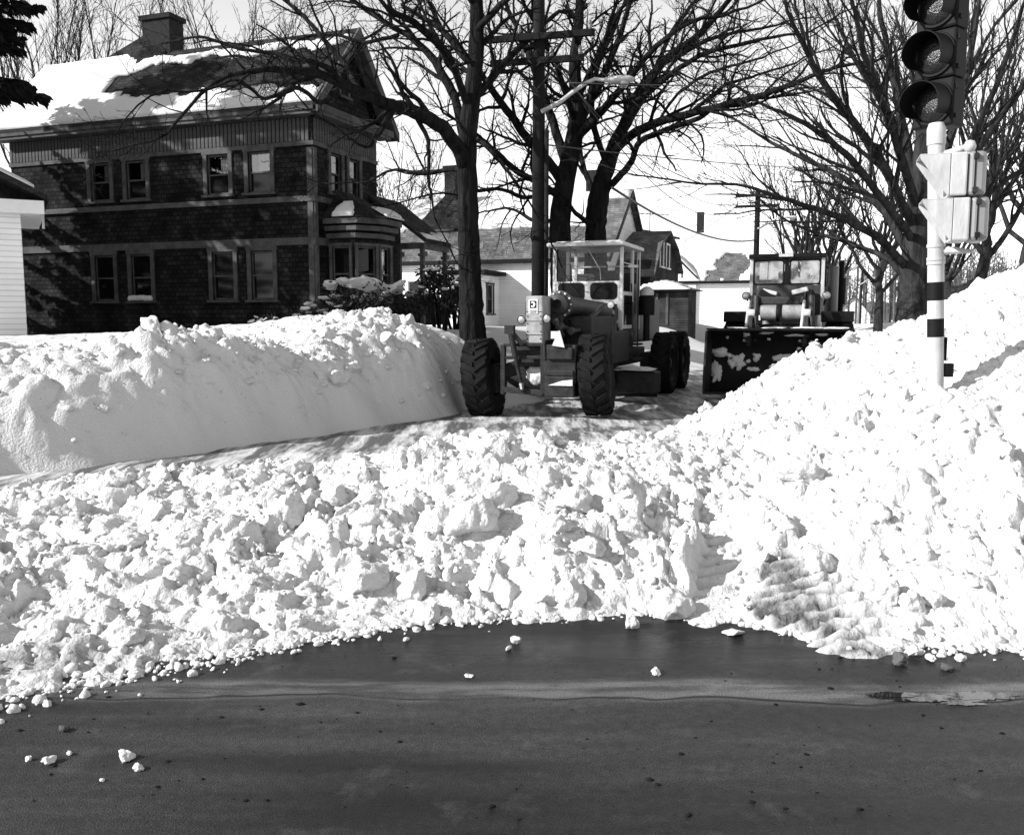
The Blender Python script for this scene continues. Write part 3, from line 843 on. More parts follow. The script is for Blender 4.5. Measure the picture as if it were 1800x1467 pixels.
# ---------------------------------------------------------------- big dark shingled house, left
hc = at(555, 500, 27.6); hc.z = 0
hA = empty('shingled_house', hc, -STREET, 'large dark shingled two-storey house with snowy roof and gable on the left', 'house')
LA, WA, ZE, ZR, YR = 11.9, 3.9, 7.85, 10.62, 2.05
X1, Y1 = Vector((1, 0, 0)), Vector((0, 1, 0))
winA_up = [-8.05, -6.57, -3.40, -1.88]; winA_lo = [-8.05, -6.53, -3.33, -1.88]
holes = [(LA + x - .40, LA + x + .40, 5.48, 6.68) for x in winA_up] + [(LA + x - .40, LA + x + .40, 2.25, 3.72) for x in winA_lo]
mb = MB(); wall_panel(mb, (-LA, 0, 0), X1, -Y1, LA, 0.3, 7.6, holes)
side_holes = [(0.95, 1.6, 5.5, 6.7), (2.05, 2.7, 5.5, 6.7)]
wall_panel(mb, (0, 0, 0), Y1, X1, WA, 0.3, 7.6, side_holes)
wall_panel(mb, (-LA, WA, 0), X1, Y1, LA, 0.3, 7.6); wall_panel(mb, (-LA, 0, 0), Y1, -X1, WA, 0.3, 7.6)
# gable triangles
for x in (0, -LA): mb.poly([(x, 0, 7.6), (x, WA, 7.6), (x, YR, ZR - .15)])
mb.build('wall', M['shingle'], hA, fix=False)
mb = MB(); mb.box((-LA / 2, WA / 2, 4), (LA - .5, WA - .5, 7)); mb.build('dark_interior', M['black'], hA)
for i, x in enumerate(winA_up): window(hA, (0, 0, 0), X1, -Y1, x, 5.48, 6.68, .8, M['trim'], curtain=[(0.1, .35), (.1, .35), (.05, .45), (-.1, .45)][i])
for i, x in enumerate(winA_lo): window(hA, (0, 0, 0), X1, -Y1, x, 2.25, 3.72, .8, M['trim'])
window(hA, (0, 0, 0), Y1, X1, 1.275, 5.5, 6.7, .65, M['trim'], curtain=(-.4, .3)); window(hA, (0, 0, 0), Y1, X1, 2.375, 5.5, 6.7, .65, M['trim'], curtain=(-.4, .3))
window(hA, (0.0, 0, 0), Y1, X1, 1.85, 8.55, 9.35, .45, M['trim'], casing=.09)
# string courses, corner boards
def course(z, h, name='string_course', d=0.05):
    mb = MB(); mb.box((-LA / 2, -d / 2 - .002, z), (LA + 2 * d, d, h)); mb.box((d / 2 + .002, WA / 2, z), (d, WA, h)); mb.build(name, M['trim'], hA)
course(6.83, .12); course(5.22, .16, d=.09); course(3.98, .22, d=.06)
mb = MB(); mb.box((-.09, -.032, 3.9), (.18, .058, 5.6)); mb.build('corner_board', M['trim'], hA)
mb = MB(); mb.box((.032, .05, 3.9), (.058, .16, 5.6)); mb.build('corner_board', M['trim'], hA)
# fluted frieze boards under the eaves
mb = MB(); mb.box((0, 0, 0), (.105, .045, .66)); b0 = mb.build('frieze_board', M['trim'], hA)
nb = 82
for k in range(nb):
    b = b0 if k == 0 else link_copy(b0, hA)
    b.location = (-LA + .08 + k * (LA - .1) / nb, -.026, 7.23)
for k in range(26):
    b = link_copy(b0, hA); b.location = (.026, .1 + k * .145, 7.23); b.rotation_euler = (0, 0, math.pi / 2)
# cornice, eaves and gutter
mb = MB(); mb.box((-LA / 2, -.22, 7.66), (LA + .5, .46, .16)); mb.box((-LA / 2, -.42, 7.78), (LA + .7, .16, .2)); mb.box((.22, WA / 2, 7.66), (.46, WA + .4, .16)); mb.box((.40, WA / 2, 7.78), (.16, WA + .7, .2)); mb.build('cornice', M['trim'], hA)
sl = Vector((0, YR + .5, ZR - 7.88)); sn = X1.cross(sl).normalized()
mb = MB()
mb.prism([(-LA - .35, -.5, 7.88), (.45, -.5, 7.88), (.45, YR, ZR), (-LA - .35, YR, ZR)], (0, 0, -.1))
mb.prism([(-LA - .35, 2 * YR + .5, 7.88), (.45, 2 * YR + .5, 7.88), (.45, YR + .002, ZR), (-LA - .35, YR + .002, ZR)], (0, 0, -.1))
roofA = mb.build('roof', M['roof'], hA)
# barge boards on the gable
mb = MB()
mb.prism([(.455, -.5, 7.60), (.455, -.5, 7.90), (.455, YR, ZR + .02), (.455, YR, ZR - .42)], (.06, 0, 0)); mb.build('barge_board', M['trim'], hA)
mb = MB()
mb.prism([(.455, 2 * YR + .5, 7.60), (.455, 2 * YR + .5, 7.90), (.455, YR + .003, ZR + .02), (.455, YR + .003, ZR - .42)], (.06, 0, 0)); mb.build('barge_board', M['trim'], hA)
mb = MB(); mb.prism([(.02, -.45, 7.66), (.45, -.45, 7.66), (.45, YR, ZR - .14), (.02, YR, ZR - .14)], (0, 0, -.03)); mb.prism([(.02, 2 * YR + .45, 7.66), (.45, 2 * YR + .45, 7.66), (.45, YR + .003, ZR - .14), (.02, YR + .003, ZR - .14)], (0, 0, -.03)); mb.build('soffit', M['trim'], hA)
# chimney stack on the ridge with its saddle
mb = MB(); mb.box((-7.3, YR + .3, 10.9), (1.15, .7, 1.6)); mb.box((-7.3, YR + .3, 11.78), (1.3, .85, .16)); mb.build('chimney', M['brick'], roofA, bevel=.01)
mb = MB(); mb.prism([(-9.6, YR, ZR + .02), (-7.7, YR - .75, ZR - .85), (-7.7, YR - .75, ZR - .7), (-7.9, YR + .2, ZR + .75)], (.9, .2, 0)); mb.build('saddle', M['roof'], roofA)
def bareA(a, b):
    """bare shingles in the middle of the slope on the right half"""
    x = -LA - .35 + a * (LA + .8)
    w = 0.10 * mnoise.noise((x * 1.2, b * 3, 2)) + 0.04 * mnoise.noise((x * 5, b * 12, 5))
    if x > -8.3 and .30 + .02 * (x + 8) * -.35 + w < b < .62 + .35 * max(0, min(1, (x + 8.6) / 2.0)) * .45 + w and not (x < -7.4 and b < .42): return False
    if x > -7.9 and b > .88 + w * .5: return False
    return True
roof_snow(roofA, (-LA - .35, -.5, 7.89), (LA + .75, 0, 0), sl, 0.10, bareA, 150, 44)
# snow on one lower sill
mb = MB(); r = random.Random(3)
mb = MB()
for k in range(7):
    mb.lathe([(0.001, .0), (.09, .0), (.1, .08), (.07, .15), (.001, .17)], (-6.95 + k * .13, -.07, 2.24 + .03 * r.random()), ZUP, 8)
mb.build('sill_snow', M['snow'], hA, smooth=True)
# bay window on the gable side
bx0, bx1, by0, by1 = 0.0, 1.25, .75, 3.3
bay = [Vector((0, .7, 0)), Vector((.95, .7, 0)), Vector((1.4, 1.35, 0)), Vector((1.4, 2.2, 0)), Vector((.95, 2.75, 0)), Vector((0, 2.75, 0))]
bayw = None
mb = MB()
for k in range(5):
    a, b = bay[k], bay[k + 1]; ax = (b - a).normalized(); nr = Vector((ax.y, -ax.x, 0)); L = (b - a).length
    hl = [(L / 2 - .3, L / 2 + .3, 2.2, 3.85)] if L > .7 else []
    wall_panel(mb, a, ax, nr, L, .3, 4.5, hl)
mb.build('bay_wall', M['shingle'], hA, fix=False)
for k in range(5):
    a, b = bay[k], bay[k + 1]; ax = (b - a).normalized(); nr = Vector((ax.y, -ax.x, 0)); L = (b - a).length
    if L > .7: window(hA, a, ax, nr, L / 2, 2.2, 3.85, .6, M['trim'], casing=.09, curtain=(-.4, .2) if k in (1, 2) else None)
cen = Vector((.6, 1.72, 0))
def ring(f, z): return [Vector((0, cen.y + (p.y - cen.y) * f, z)) if p.x < .01 else Vector((p.x * f, cen.y + (p.y - cen.y) * f, z)) for p in bay]
mb = MB()
for (f, z0, h) in ((1.08, 4.10, .14), (1.16, 4.32, .14), (1.24, 4.52, .16)): mb.prism(ring(f, z0), (0, 0, h))
mb.build('bay_cornice', M['trim'], hA)
mb = MB(); lo = ring(1.27, 4.69); hi = [Vector((.012, 1.72 + (p.y - 1.72) * .55, 5.62)) for p in bay]
for k in range(5): mb.poly([lo[k], lo[k + 1], hi[k + 1], hi[k]])
bro = mb.build('bay_roof', M['roof'], hA)
mb = MB(); q = [lo[0].lerp(lo[1], .35), lo[0].lerp(lo[1], .98), hi[0].lerp(hi[1], .9), hi[0].lerp(hi[1], .3)]
roof_snow(hA, lo[0].lerp(lo[1], .3) + Vector((0, -.02, .02)), (lo[1] - lo[0]) * .6, (hi[0] - lo[0]) * .5, .1, lambda a, b: (a - .5) ** 2 * 4 + (b - .1) ** 2 < .9, 14, 8)
roof_snow(hA, lo[2] + Vector((.02, 0, .03)), (lo[3] - lo[2]), (hi[2] - lo[2]) * .35, .1, lambda a, b: True, 10, 5)
# porch behind the bay, lean-to roof falling to the right
mb = MB(); mb.prism([(0, 3.3, 5.75), (0, 5.6, 5.75), (1.95, 5.6, 4.25), (1.95, 3.55, 4.25)], (0, 0, -.12)); pr = mb.build('porch_roof', M['roof'], hA)
roof_snow(hA, (1.95, 3.6, 4.27), (0, 1.95, 0), (-.7, 0, .54), .08, lambda a, b: b < .4 + .5 * mnoise.noise((a * 6, 0, 1)), 26, 6)
mb = MB(); mb.box((1.8, 4.6, 4.05), (.14, 2.0, .2)); mb.box((.9, 3.62, 4.05), (1.66, .14, .2)); mb.build('porch_beam', M['trim'], hA)
for (x, y) in ((.95, 3.62), (1.8, 3.62), (1.8, 5.4)):
    mb = MB(); mb.box((x, y, 2.65), (.13, .13, 2.6)); mb.box((x, y, 3.75), (.22, .22, .1)); mb.box((x, y + .16, 3.8), (.08, .3, .14)); mb.build('porch_post', M['trim'], hA)
mb = MB(); mb.box((1.8, 4.6, 1.9), (.07, 2.0, .9)); mb.box((.9, 3.62, 1.9), (1.7, .07, .9)); mb.box((.9, 4.6, 1.0), (1.9, 2.1, .5)); mb.build('porch_rail', M['shingle'], hA)
mb = MB(); mb.box((-5.6, 6.7, 3.4), (4.0, 5.6, 6.2)); mb.build('rear_wing', M['shingle'], hA)
mb = MB(); mb.box((-.9, 4.75, 3.0), (1.8, 1.66, 5.3)); mb.build('porch_wall', M['shingle'], hA)
mb = MB(); mb.prism([(-7.8, 3.95, 6.52), (-3.4, 3.95, 6.52), (-3.4, 9.7, 6.52), (-7.8, 9.7, 6.52)], (0, 0, .12)); mb.build('wing_roof', M['roof'], hA)

# ---------------------------------------------------------------- generic small house pieces
def house(name, loc, label, wallmat, roofmat, L, W, ze, zr, x0=0.0, trim=None, snow=None, ov=.3, windows=(), side_windows=(), rz=-STREET):
    """gabled box, front wall along local x from x0 to x0+L at y=0, ridge parallel to x"""
    h = empty(name, loc, rz, label, 'house'); trim = trim or M['white']
    holes = [(x - x0 - w / 2, x - x0 + w / 2, z0, z1) for (x, z0, z1, w) in windows]
    mb = MB(); wall_panel(mb, (x0, 0, 0), X1, -Y1, L, .2, ze, holes)
    sh = [(y - w / 2, y + w / 2, z0, z1) for (y, z0, z1, w) in side_windows]
    wall_panel(mb, (x0 + L, 0, 0), Y1, X1, W, .2, ze, sh); wall_panel(mb, (x0, W, 0), X1, Y1, L, .2, ze); wall_panel(mb, (x0, 0, 0), Y1, -X1, W, .2, ze)
    for x in (x0, x0 + L): mb.poly([(x, 0, ze), (x, W, ze), (x, W / 2, zr - .1)])
    mb.build('wall', wallmat, h, fix=False)
    for (x, z0, z1, w) in windows: window(h, (0, 0, 0), X1, -Y1, x, z0, z1, w, trim, casing=.12)
    for (y, z0, z1, w) in side_windows: window(h, (x0 + L, 0, 0), Y1, X1, y, z0, z1, w, trim, casing=.12)
    if windows or side_windows:
        mb = MB(); mb.box((x0 + L / 2, W / 2, ze / 2 + .1), (L - .5, W - .5, ze - .2)); mb.build('dark_interior', M['black'], h)
    e = ov * (zr - ze) / (W / 2)
    mb = MB()
    mb.prism([(x0 - ov, -ov, ze - e), (x0 + L + ov, -ov, ze - e), (x0 + L + ov, W / 2, zr), (x0 - ov, W / 2, zr)], (0, 0, .1))
    mb.prism([(x0 - ov, W + ov, ze - e), (x0 + L + ov, W + ov, ze - e), (x0 + L + ov, W / 2 + .002, zr), (x0 - ov, W / 2 + .002, zr)], (0, 0, .1))
    rf = mb.build('roof', roofmat, h)
    mb = MB(); mb.box((x0 + L / 2, -ov - .03, ze - e - .02), (L + 2 * ov + .1, .06, .22))
    for x in (x0 - ov - .031, x0 + L + ov + .031):
        mb.prism([(x - .03, -ov, ze - e - .15), (x - .03, -ov, ze - e + .1), (x - .03, W / 2, zr + .1), (x - .03, W / 2, zr - .15)], (.06, 0, 0))
        mb.prism([(x - .03, W + ov, ze - e - .15), (x - .03, W + ov, ze - e + .1), (x - .03, W / 2 + .003, zr + .1), (x - .03, W / 2 + .003, zr - .15)], (.06, 0, 0))
    mb.build('fascia', M['black'] if wallmat is M['clap'] else M['trim'], h)
    if snow: roof_snow(rf, (x0 - ov, -ov, ze - e + .1), (L + 2 * ov, 0, 0), (0, W / 2 + ov, zr - ze + e), .16, snow, 60, 24)
    return h, rf

# white house behind the trees
oB = at(940, 500, 46); oB.z = 0
zt = lambda y, Y: at(900, y, Y).z
hB, rB = house('white_house', oB, 'white clapboard house with half-bare snowy roof behind the middle trees', M['clap'], M['roof_grey'], 12.0, 9.0, zt(450, 46), zt(338, 49) , x0=-8.4,
               snow=lambda a, b: b > .46 + .05 * mnoise.noise((a * 9, b * 2, 0)) + (.4 if a > .86 else 0), windows=[(-6.6, 2.4, 3.6, .9)])
mb = MB(); mb.box((-5.9, 3.3, 8.1), (.7, .7, 3.6)); mb.box((-5.9, 3.3, 9.85), (.85, .85, .15)); mb.build('chimney', M['brick'], rB)
mb = MB(); mb.prism([(-7.6, 1.6, 6.4), (-4.6, 1.6, 6.4), (-5.6, 3.4, 8.6), (-6.2, 3.4, 8.6)], (0, 1.4, .2)); mb.build('chimney_saddle', M['roof'], rB)
mb = MB(); mb.box((1.9, 4.9, 8.0), (1.1, .9, 3.0)); mb.build('chimney', M['brick'], rB)
# enclosed entry porch
mb = MB(); wall_panel(mb, (-3.3, -2.6, 0), X1, -Y1, 1.4, .2, 3.75); wall_panel(mb, (-3.3, -2.6, 0), Y1, -X1, 2.6, .2, 3.75); wall_panel(mb, (-1.9, -2.6, 0), Y1, X1, 2.6, .2, 3.75, [(.9, 1.7, 1.9, 3.3)]); mb.build('entry_wall', M['clap'], hB, fix=False)
window(hB, (-1.9, -2.6, 0), Y1, X1, 1.3, 1.9, 3.3, .8, M['trim'], casing=.1)
mb = MB(); mb.box((-2.6, -1.4, 2.2), (1.2, 1.8, 2.8)); mb.build('dark_interior', M['black'], hB)
mb = MB(); mb.box((-2.6, -1.5, 3.87), (2.2, 2.9, .2)); mb.build('entry_roof', M['roof'], hB)

# dark gambrel house beyond the grader
oC = at(1142, 500, 46); oC.z = 0
hC = empty('gambrel_house', oC, -STREET, 'dark gambrel-roofed house with a small hip-roofed porch right of the grader cab', 'house')
zA, zB, zC = zt(398, 46), zt(428, 46), zt(470, 46)
prof = [(0, 0), (0, zC), (1.5, zB), (4.0, zA), (6.5, zB), (8.0, zC), (8.0, 0)]
mb = MB(); mb.prism([(0, y, max(z, .2)) for y, z in prof], (-9, 0, 0)); mb.build('wall', M['clap_dark'], hC)
mb = MB()
for (a, b) in ((1, 2), (2, 3), (3, 4), (4, 5)):
    (ya, za), (yb, zb) = prof[a], prof[b]
    if a == 1: ya -= .3; za -= .5
    mb.prism([(.3, ya, za + .02), (-9.3, ya, za + .02), (-9.3, yb, zb + .02), (.3, yb, zb + .02)], (0, 0, .12))
mb.build('roof', M['roof_grey'], hC)
for y in (2.9, 4.6): window(hC, (0, 0, 0), Y1, X1, y, zC + .2, zC + 1.4, .8, M['white'], casing=.1)
mb = MB(); mb.box((.9, -.4, 1.5), (2.6, 2.4, 3.0)); mb.build('porch_wall', M['clap_dark'], hC)
mb = MB()
for k in range(3): mb.box((.2 + k * .5, -1.62, 2.1), (.12, .06, 1.5))
mb.build('porch_trim', M['trim'], hC)
mb = MB(); c = [(-.8, -2.0, 3.0), (2.6, -2.0, 3.0), (2.6, 1.2, 3.0), (-.8, 1.2, 3.0)]; top = (.9, -.4, 3.55)
for k in range(4): mb.poly([c[k], c[(k + 1) % 4], top])
mb.poly(c); pr = mb.build('porch_roof', M['roof_grey'], hC)
roof_snow(hC, (-.8, -2.0, 3.02), (3.4, 0, 0), (0, 1.6, .55), .08, lambda a, b: abs(a - .5) < .5 * (1 - b) - .03, 14, 8)

# white house with snowy roof and melted patch
oD = at(1222, 500, 75); oD.z = 0
zeD, zrD = zt(489, 75), zt(411, 79)
def meltD(a, b):
    dx = (a - .48) / .20; dy = (b - .33) / .26
    w = .5 * mnoise.noise((a * 9, b * 5, 3))
    return not (dx * dx + dy * dy + w < .7 or (b < .22 and .25 < a < .55 and w < .15))
hD, rD = house('white_house', oD, 'small white house with a round melted patch on its snowy roof', M['clap'], M['roof_grey'], 8.2, 8.0, zeD, zrD, x0=-1.0, snow=meltD, ov=.35)
mb = MB(); mb.box((-.3, 4.0, zrD + .6), (.55, .55, 2.4)); mb.build('chimney', M['brick'], rD)
zp = zt(446, 73)
mb = MB(); mb.prism([(-3.2, -.25, .2), (.1, -.25, .2), (.1, -.25, zeD), (-1.75, -.25, zp), (-3.2, -.25, zp - 1.2)], (0, 3.4, 0)); mb.build('gable_wing', M['clap'], hD)
mb = MB(); mb.prism([(-1.75, -.6, zp + .08), (.25, -.6, zeD - .1), (.25, 2.4, zeD - .1), (-1.75, 2.4, zp + .08)], (0, 0, .14)); mb.prism([(-1.755, -.6, zp + .08), (-3.5, -.6, zp - 1.3), (-3.5, 2.4, zp - 1.3), (-1.755, 2.4, zp + .08)], (0, 0, .14)); mb.build('wing_roof', M['roof'], hD)
roof_snow(hD, (.25, -.5, zeD + .06), (0, 3.6, 0), (-1.9, 0, zp - zeD + .1), .14, lambda a, b: True, 10, 10)
window(hD, (0, -.25, 0), X1, -Y1, -1.75, zt(504, 75), zt(478, 75), 1.3, M['black'], casing=.1)

# little gable of a roof showing over the white house
oG = at(1168, 500, 100); oG.z = 0
house('far_house', oG, 'far pale house whose dark gable peeks over the white house roof', M['clap'], M['roof'], 3.4, 9, zt(416, 100), zt(398, 100), x0=-1.7, rz=-STREET + math.pi / 2 - .5)
# small far house at the end of the street
oE = at(1510, 560, 125); oE.z = 0
zeE, zrE = zt(553, 125), zt(520, 125)
hE = empty('garage', oE, -STREET, 'small far white garage with grey roof at the end of the street', 'garage')
mb = MB(); mb.prism([(-2.9, 0, .1), (1.4, 0, .1), (1.4, 0, zeE), (-.75, 0, zrE), (-2.9, 0, zeE)], (0, 7, 0)); mb.build('wall', M['clap'], hE)
mb = MB(); mb.prism([(-.75, -.3, zrE + .05), (1.75, -.3, zeE - .45), (1.75, 7.2, zeE - .45), (-.75, 7.2, zrE + .05)], (0, 0, .15)); mb.prism([(-.755, -.3, zrE + .05), (-3.25, -.3, zeE - .45), (-3.25, 7.2, zeE - .45), (-.755, 7.2, zrE + .05)], (0, 0, .15)); mb.build('roof', M['roof_grey'], hE)
window(hE, (0, 0, 0), X1, -Y1, -.9, 1.4, 2.3, .8, M['trim'], casing=.1)
window(hE, (1.4, 0, 0), Y1, X1, 2.6, 1.2, 2.4, .9, M['trim'], casing=.1)

# white building whose corner and eave show at the left edge
oF = at(43, 500, 20); oF.z = 0
hF = empty('white_outbuilding', oF, R_(29), 'white outbuilding corner with a snowy eave at the left edge', 'building')
mb = MB(); mb.box((-2.0, 1.5, 1.95), (4.0, 3.0, 3.9)); mb.build('wall', M['clap'], hF)
mb = MB(); mb.prism([(-4.4, -.4, 3.9), (.45, -.4, 3.9), (.45, 3.4, 3.9), (-4.4, 3.4, 3.9)], (0, 0, .28)); mb.build('cornice', M['white'], hF)
mb = MB(); mb.prism([(.55, -.5, 4.18), (.55, 3.5, 4.18), (-2.0, 3.5, 5.4), (-2.0, -.5, 5.4)], (0, 0, .1)); mb.prism([(-4.5, -.5, 4.18), (-4.5, 3.5, 4.18), (-2.005, 3.5, 5.4), (-2.005, -.5, 5.4)], (0, 0, .1)); mb.build('roof', M['roof'], hF)
roof_snow(hF, (.45, -.5, 4.34), (0, 4, 0), (-2.4, 0, 1.17), .12, lambda a, b: b > .06, 16, 12)
mb = MB(); mb.tube([(.42, -.3, 4.0), (.42, -.3, 3.6)], .03, 6); mb.build('icicle', M['silver'], hF)

# ================================================================== machines
def lug_tyre(mb, Rr, w, lugs=22, rim=0.52):
    """tyre about the local x axis with chevron lugs"""
    prof = [(rim * Rr, -w * .40), (Rr * .66, -w * .49), (Rr * .82, -w * .52), (Rr * .91, -w * .47), (Rr * .945, -w * .36), (Rr * .955, 0), (Rr * .945, w * .36), (Rr * .91, w * .47), (Rr * .82, w * .52), (Rr * .66, w * .49), (rim * Rr, w * .40)]
    mb.lathe(prof, axis=X1, n=40)
    for k in range(lugs):
        for s in (-1, 1):
            a0 = 2 * math.pi * (k + (.5 if s > 0 else 0)) / lugs
            def pt(x, da, rr): a = a0 + da; return Vector((x, math.cos(a) * rr, math.sin(a) * rr))
            t = .062 / Rr * .85
            xo = s * w * .535; xi = s * w * .03; sk = .20
            sh = s * w * .50
            A = [pt(xi, sk - t, Rr * .94), pt(xi, sk + t, Rr * .94), pt(sh, t, Rr * .92), pt(sh, -t, Rr * .92)]
            B = [pt(xi, sk - t * .8, Rr), pt(xi, sk + t * .8, Rr), pt(s * w * .44, t * .8, Rr * .995), pt(s * w * .44, -t * .8, Rr * .995)]
            D = [pt(xo, t, Rr * .84), pt(xo, -t, Rr * .84)]
            mb._add(A + B + D, [(4, 5, 6, 7), (0, 1, 5, 4), (1, 2, 6, 5), (0, 4, 7, 3), (2, 8, 6), (6, 8, 9, 7), (7, 9, 3), (2, 3, 9, 8)])
def wheel(parent, loc, Rr, w, face=1, yaw=0.0, lean=0.0, rimmat=None, lugs=22):
    """wheel part (rim disc and hub) > tyre, rim_ring"""
    mb = MB(); r0 = .52 * Rr
    mb.lathe([(r0, -w * .40), (r0 * .93, -w * .38), (r0 * .86, -w * .1), (r0 * .80, face * w * .10), (r0 * .45, face * w * .14), (r0 * .40, face * w * .30), (r0 * .22, face * w * .36), (.001, face * w * .37)], axis=X1, n=28)
    mb.lathe([(r0 * .86, w * .1), (r0 * .93, w * .38), (r0, w * .40)], axis=X1, n=28)
    for k in range(8):
        a = 2 * math.pi * k / 8; mb.lathe([(.022, 0), (.022, .03), (.001, .032)], (face * w * .14, math.cos(a) * r0 * .6, math.sin(a) * r0 * .6), X1 * face, 6)
    wh = mb.build('wheel', rimmat or M['paintdark'], parent, smooth='auto')
    wh.location = loc; wh.rotation_euler = Matrix.Rotation(yaw, 3, 'Z').to_euler() if not lean else (Matrix.Rotation(yaw, 3, 'Z') @ Matrix.Rotation(lean, 3, 'Y')).to_euler()
    mb = MB(); lug_tyre(mb, Rr, w, lugs, .52); mb.build('tyre', M['rubber'], wh, smooth='auto')
    mb = MB(); mb.lathe([(r0 * 1.0, face * w * .41), (r0 * 1.07, face * w * .45), (r0 * 1.11, face * w * .42), (r0 * 1.0, face * w * .38)], axis=X1, n=32); mb.build('rim_ring', rimmat or M['paintdark'], wh, smooth=True)
    return wh
def headlamp(parent, loc, r, yaw=0):
    d = Vector((math.sin(yaw), -math.cos(yaw), 0))
    mb = MB(); mb.lathe([(.001, -r * 1.1), (r * .6, -r * 1.0), (r * 1.0, -r * .4), (r * 1.12, 0), (r * 1.12, r * .12), (r * .96, r * .14)], loc, d, 20); h = mb.build('headlight', M['black'], parent, smooth='auto')
    mb = MB(); mb.lathe([(r * .97, r * .06), (r * .7, r * .2), (r * .3, r * .27), (.001, r * .29)], loc, d, 20); mb.build('lens', M['lamp'], h, smooth=True)
    return h

# ---------------------------------------------------------------- motor grader
G = empty('motor_grader', (0.46, 15.6, 0), -STREET, 'motor grader facing the camera between the snow banks, big front tyres leaning', 'grader')
wheel(G, (-1.02, 0, .64), .70, .48, 1, R_(8), R_(-6), M['black'], 20)
wheel(G, (1.02, 0, .75), .69, .46, 1, R_(8), R_(-5), M['darkmetal'], 20)
for y in (5.55, 7.15):
    for s in (-1, 1): wheel(G, (s * 1.10, y, .69), .69, .42, s, 0, 0, M['darkmetal'], 20)
for s in (-1, 1):
    mb = MB(); mb.box((s * .72, 6.35, .72), (.24, 2.2, .42)); mb.build('tandem_case', M['darkmetal'], G, bevel=.04)
# front axle, bolster and pushing frame
mb = MB(); mb.bar((-.95, 0, .66), (-.35, 0, .86), .22, .24); mb.bar((-.35, 0, .86), (.35, 0, .90), .24, .26); mb.bar((.35, 0, .90), (.95, 0, .76), .22, .24)
for s in (-1, 1): mb.box((s * .80, 0, .69 + .04 * s), (.16, .3, .5))
mb.build('front_axle', M['darkmetal'], G, bevel=.015)
mb = MB(); mb.box((.0, -.1, 1.1), (.55, .5, .45)); mb.box((.1, .25, 1.45), (.5, .6, .5)); mb.build('bolster', M['darkmetal'], G, bevel=.02)
mb = MB()
for (p, q, w) in [((-.47, -.5, 1.24), (.27, -.5, 1.26), .055), ((-.46, -.5, 1.25), (-.46, -.5, .42), .08), ((.26, -.5, 1.26), (.26, -.5, .40), .10), ((-.46, -.52, .50), (.27, -.52, .46), .09), ((-.46, -.5, 1.03), (.24, -.5, 1.05), .06), ((.32, -.6, 1.25), (.30, -.6, .45), .04),
                   ((-.46, -.5, .44), (-.62, 0, .62), .08), ((.26, -.5, .5), (.4, 0, .8), .1)]: mb.bar(p, q, w)
mb.build('push_frame', M['darkmetal'], G, bevel=.008)
mb = MB(); mb.tube([(-.29, -.62, 1.50), (-.20, -.62, 1.05)], .05, 10); mb.tube([(-.20, -.62, 1.05), (-.10, -.6, .58)], .035, 10); mb.box((-.30, -.62, 1.50), (.16, .1, .14)); mb.box((-.09, -.6, .56), (.09, .08, .12)); mb.bar((-.30, -.6, 1.5), (-.1, -.55, 1.25), .07); mb.build('lean_cylinder', M['darkmetal'], G, smooth='auto')
mb = MB(); mb.tube([(-.105, -.605, .62), (-.088, -.603, .52)], .042, 10); mb.build('cylinder_rod', M['silver'], G, smooth='auto')
# ram / counterweight block in front of the near axle half
mb = MB(); mb.box((.57, -.45, .95), (.54, .35, .62)); mb.box((.57, -.50, .58), (.50, .3, .34)); mb.box((.58, -.66, 1.12), (.44, .06, .2)); mb.box((.58, -.62, .80), (.46, .06, .1)); mb.bar((.32, -.62, 1.0), (.30, -.62, 1.3), .05); mb.build('front_block', M['darkmetal'], G, bevel=.02)
mb = MB(); mb.prism([(.38, -.655, .60), (.80, -.655, .60), (.80, -.655, .70), (.62, -.655, .68), (.5, -.655, .64)], (0, -.02, 0)); mb.build('caked_snow', M['snow'], G)
# slow-vehicle triangle
mb = MB(); mb.prism([(.47, -.72, 1.25), (.68, -.72, 1.22), (.60, -.72, 1.49), (.575, -.72, 1.49)], (0, -.012, 0)); mb.build('warning_triangle', M['paintpale'], G)
mb = MB(); mb.box((.50, -.69, 1.42), (.12, .03, .12)); mb.build('reflector_plate', M['paintpale'], G)
# front tower with badge and headlights
mb = MB(); mb.box((.085, -.28, 1.665), (.29, .44, .78)); tw = mb.build('front_tower', M['yellow'], G, bevel=.02)
mb = MB(); mb.box((.085, -.505, 1.64), (.27, .006, .006)); mb.build('seam', M['black'], tw)
mb = MB(); mb.box((.085, -.505, 1.795), (.286, .006, .008)); mb.box((.085, -.505, 1.415), (.286, .006, .008))
for x in (-.03, .2):
    for z in (1.35, 1.47, 1.6, 1.72): mb.lathe([(.011, 0), (.011, .012), (.001, .013)], (x, -.5, z), -Y1, 8)
mb.build('bolt', M['black'], tw)
mb = MB(); mb.box((.07, -.508, 1.88), (.155, .012, .235)); pl_ = mb.build('badge', M['white'], tw, bevel=.003)
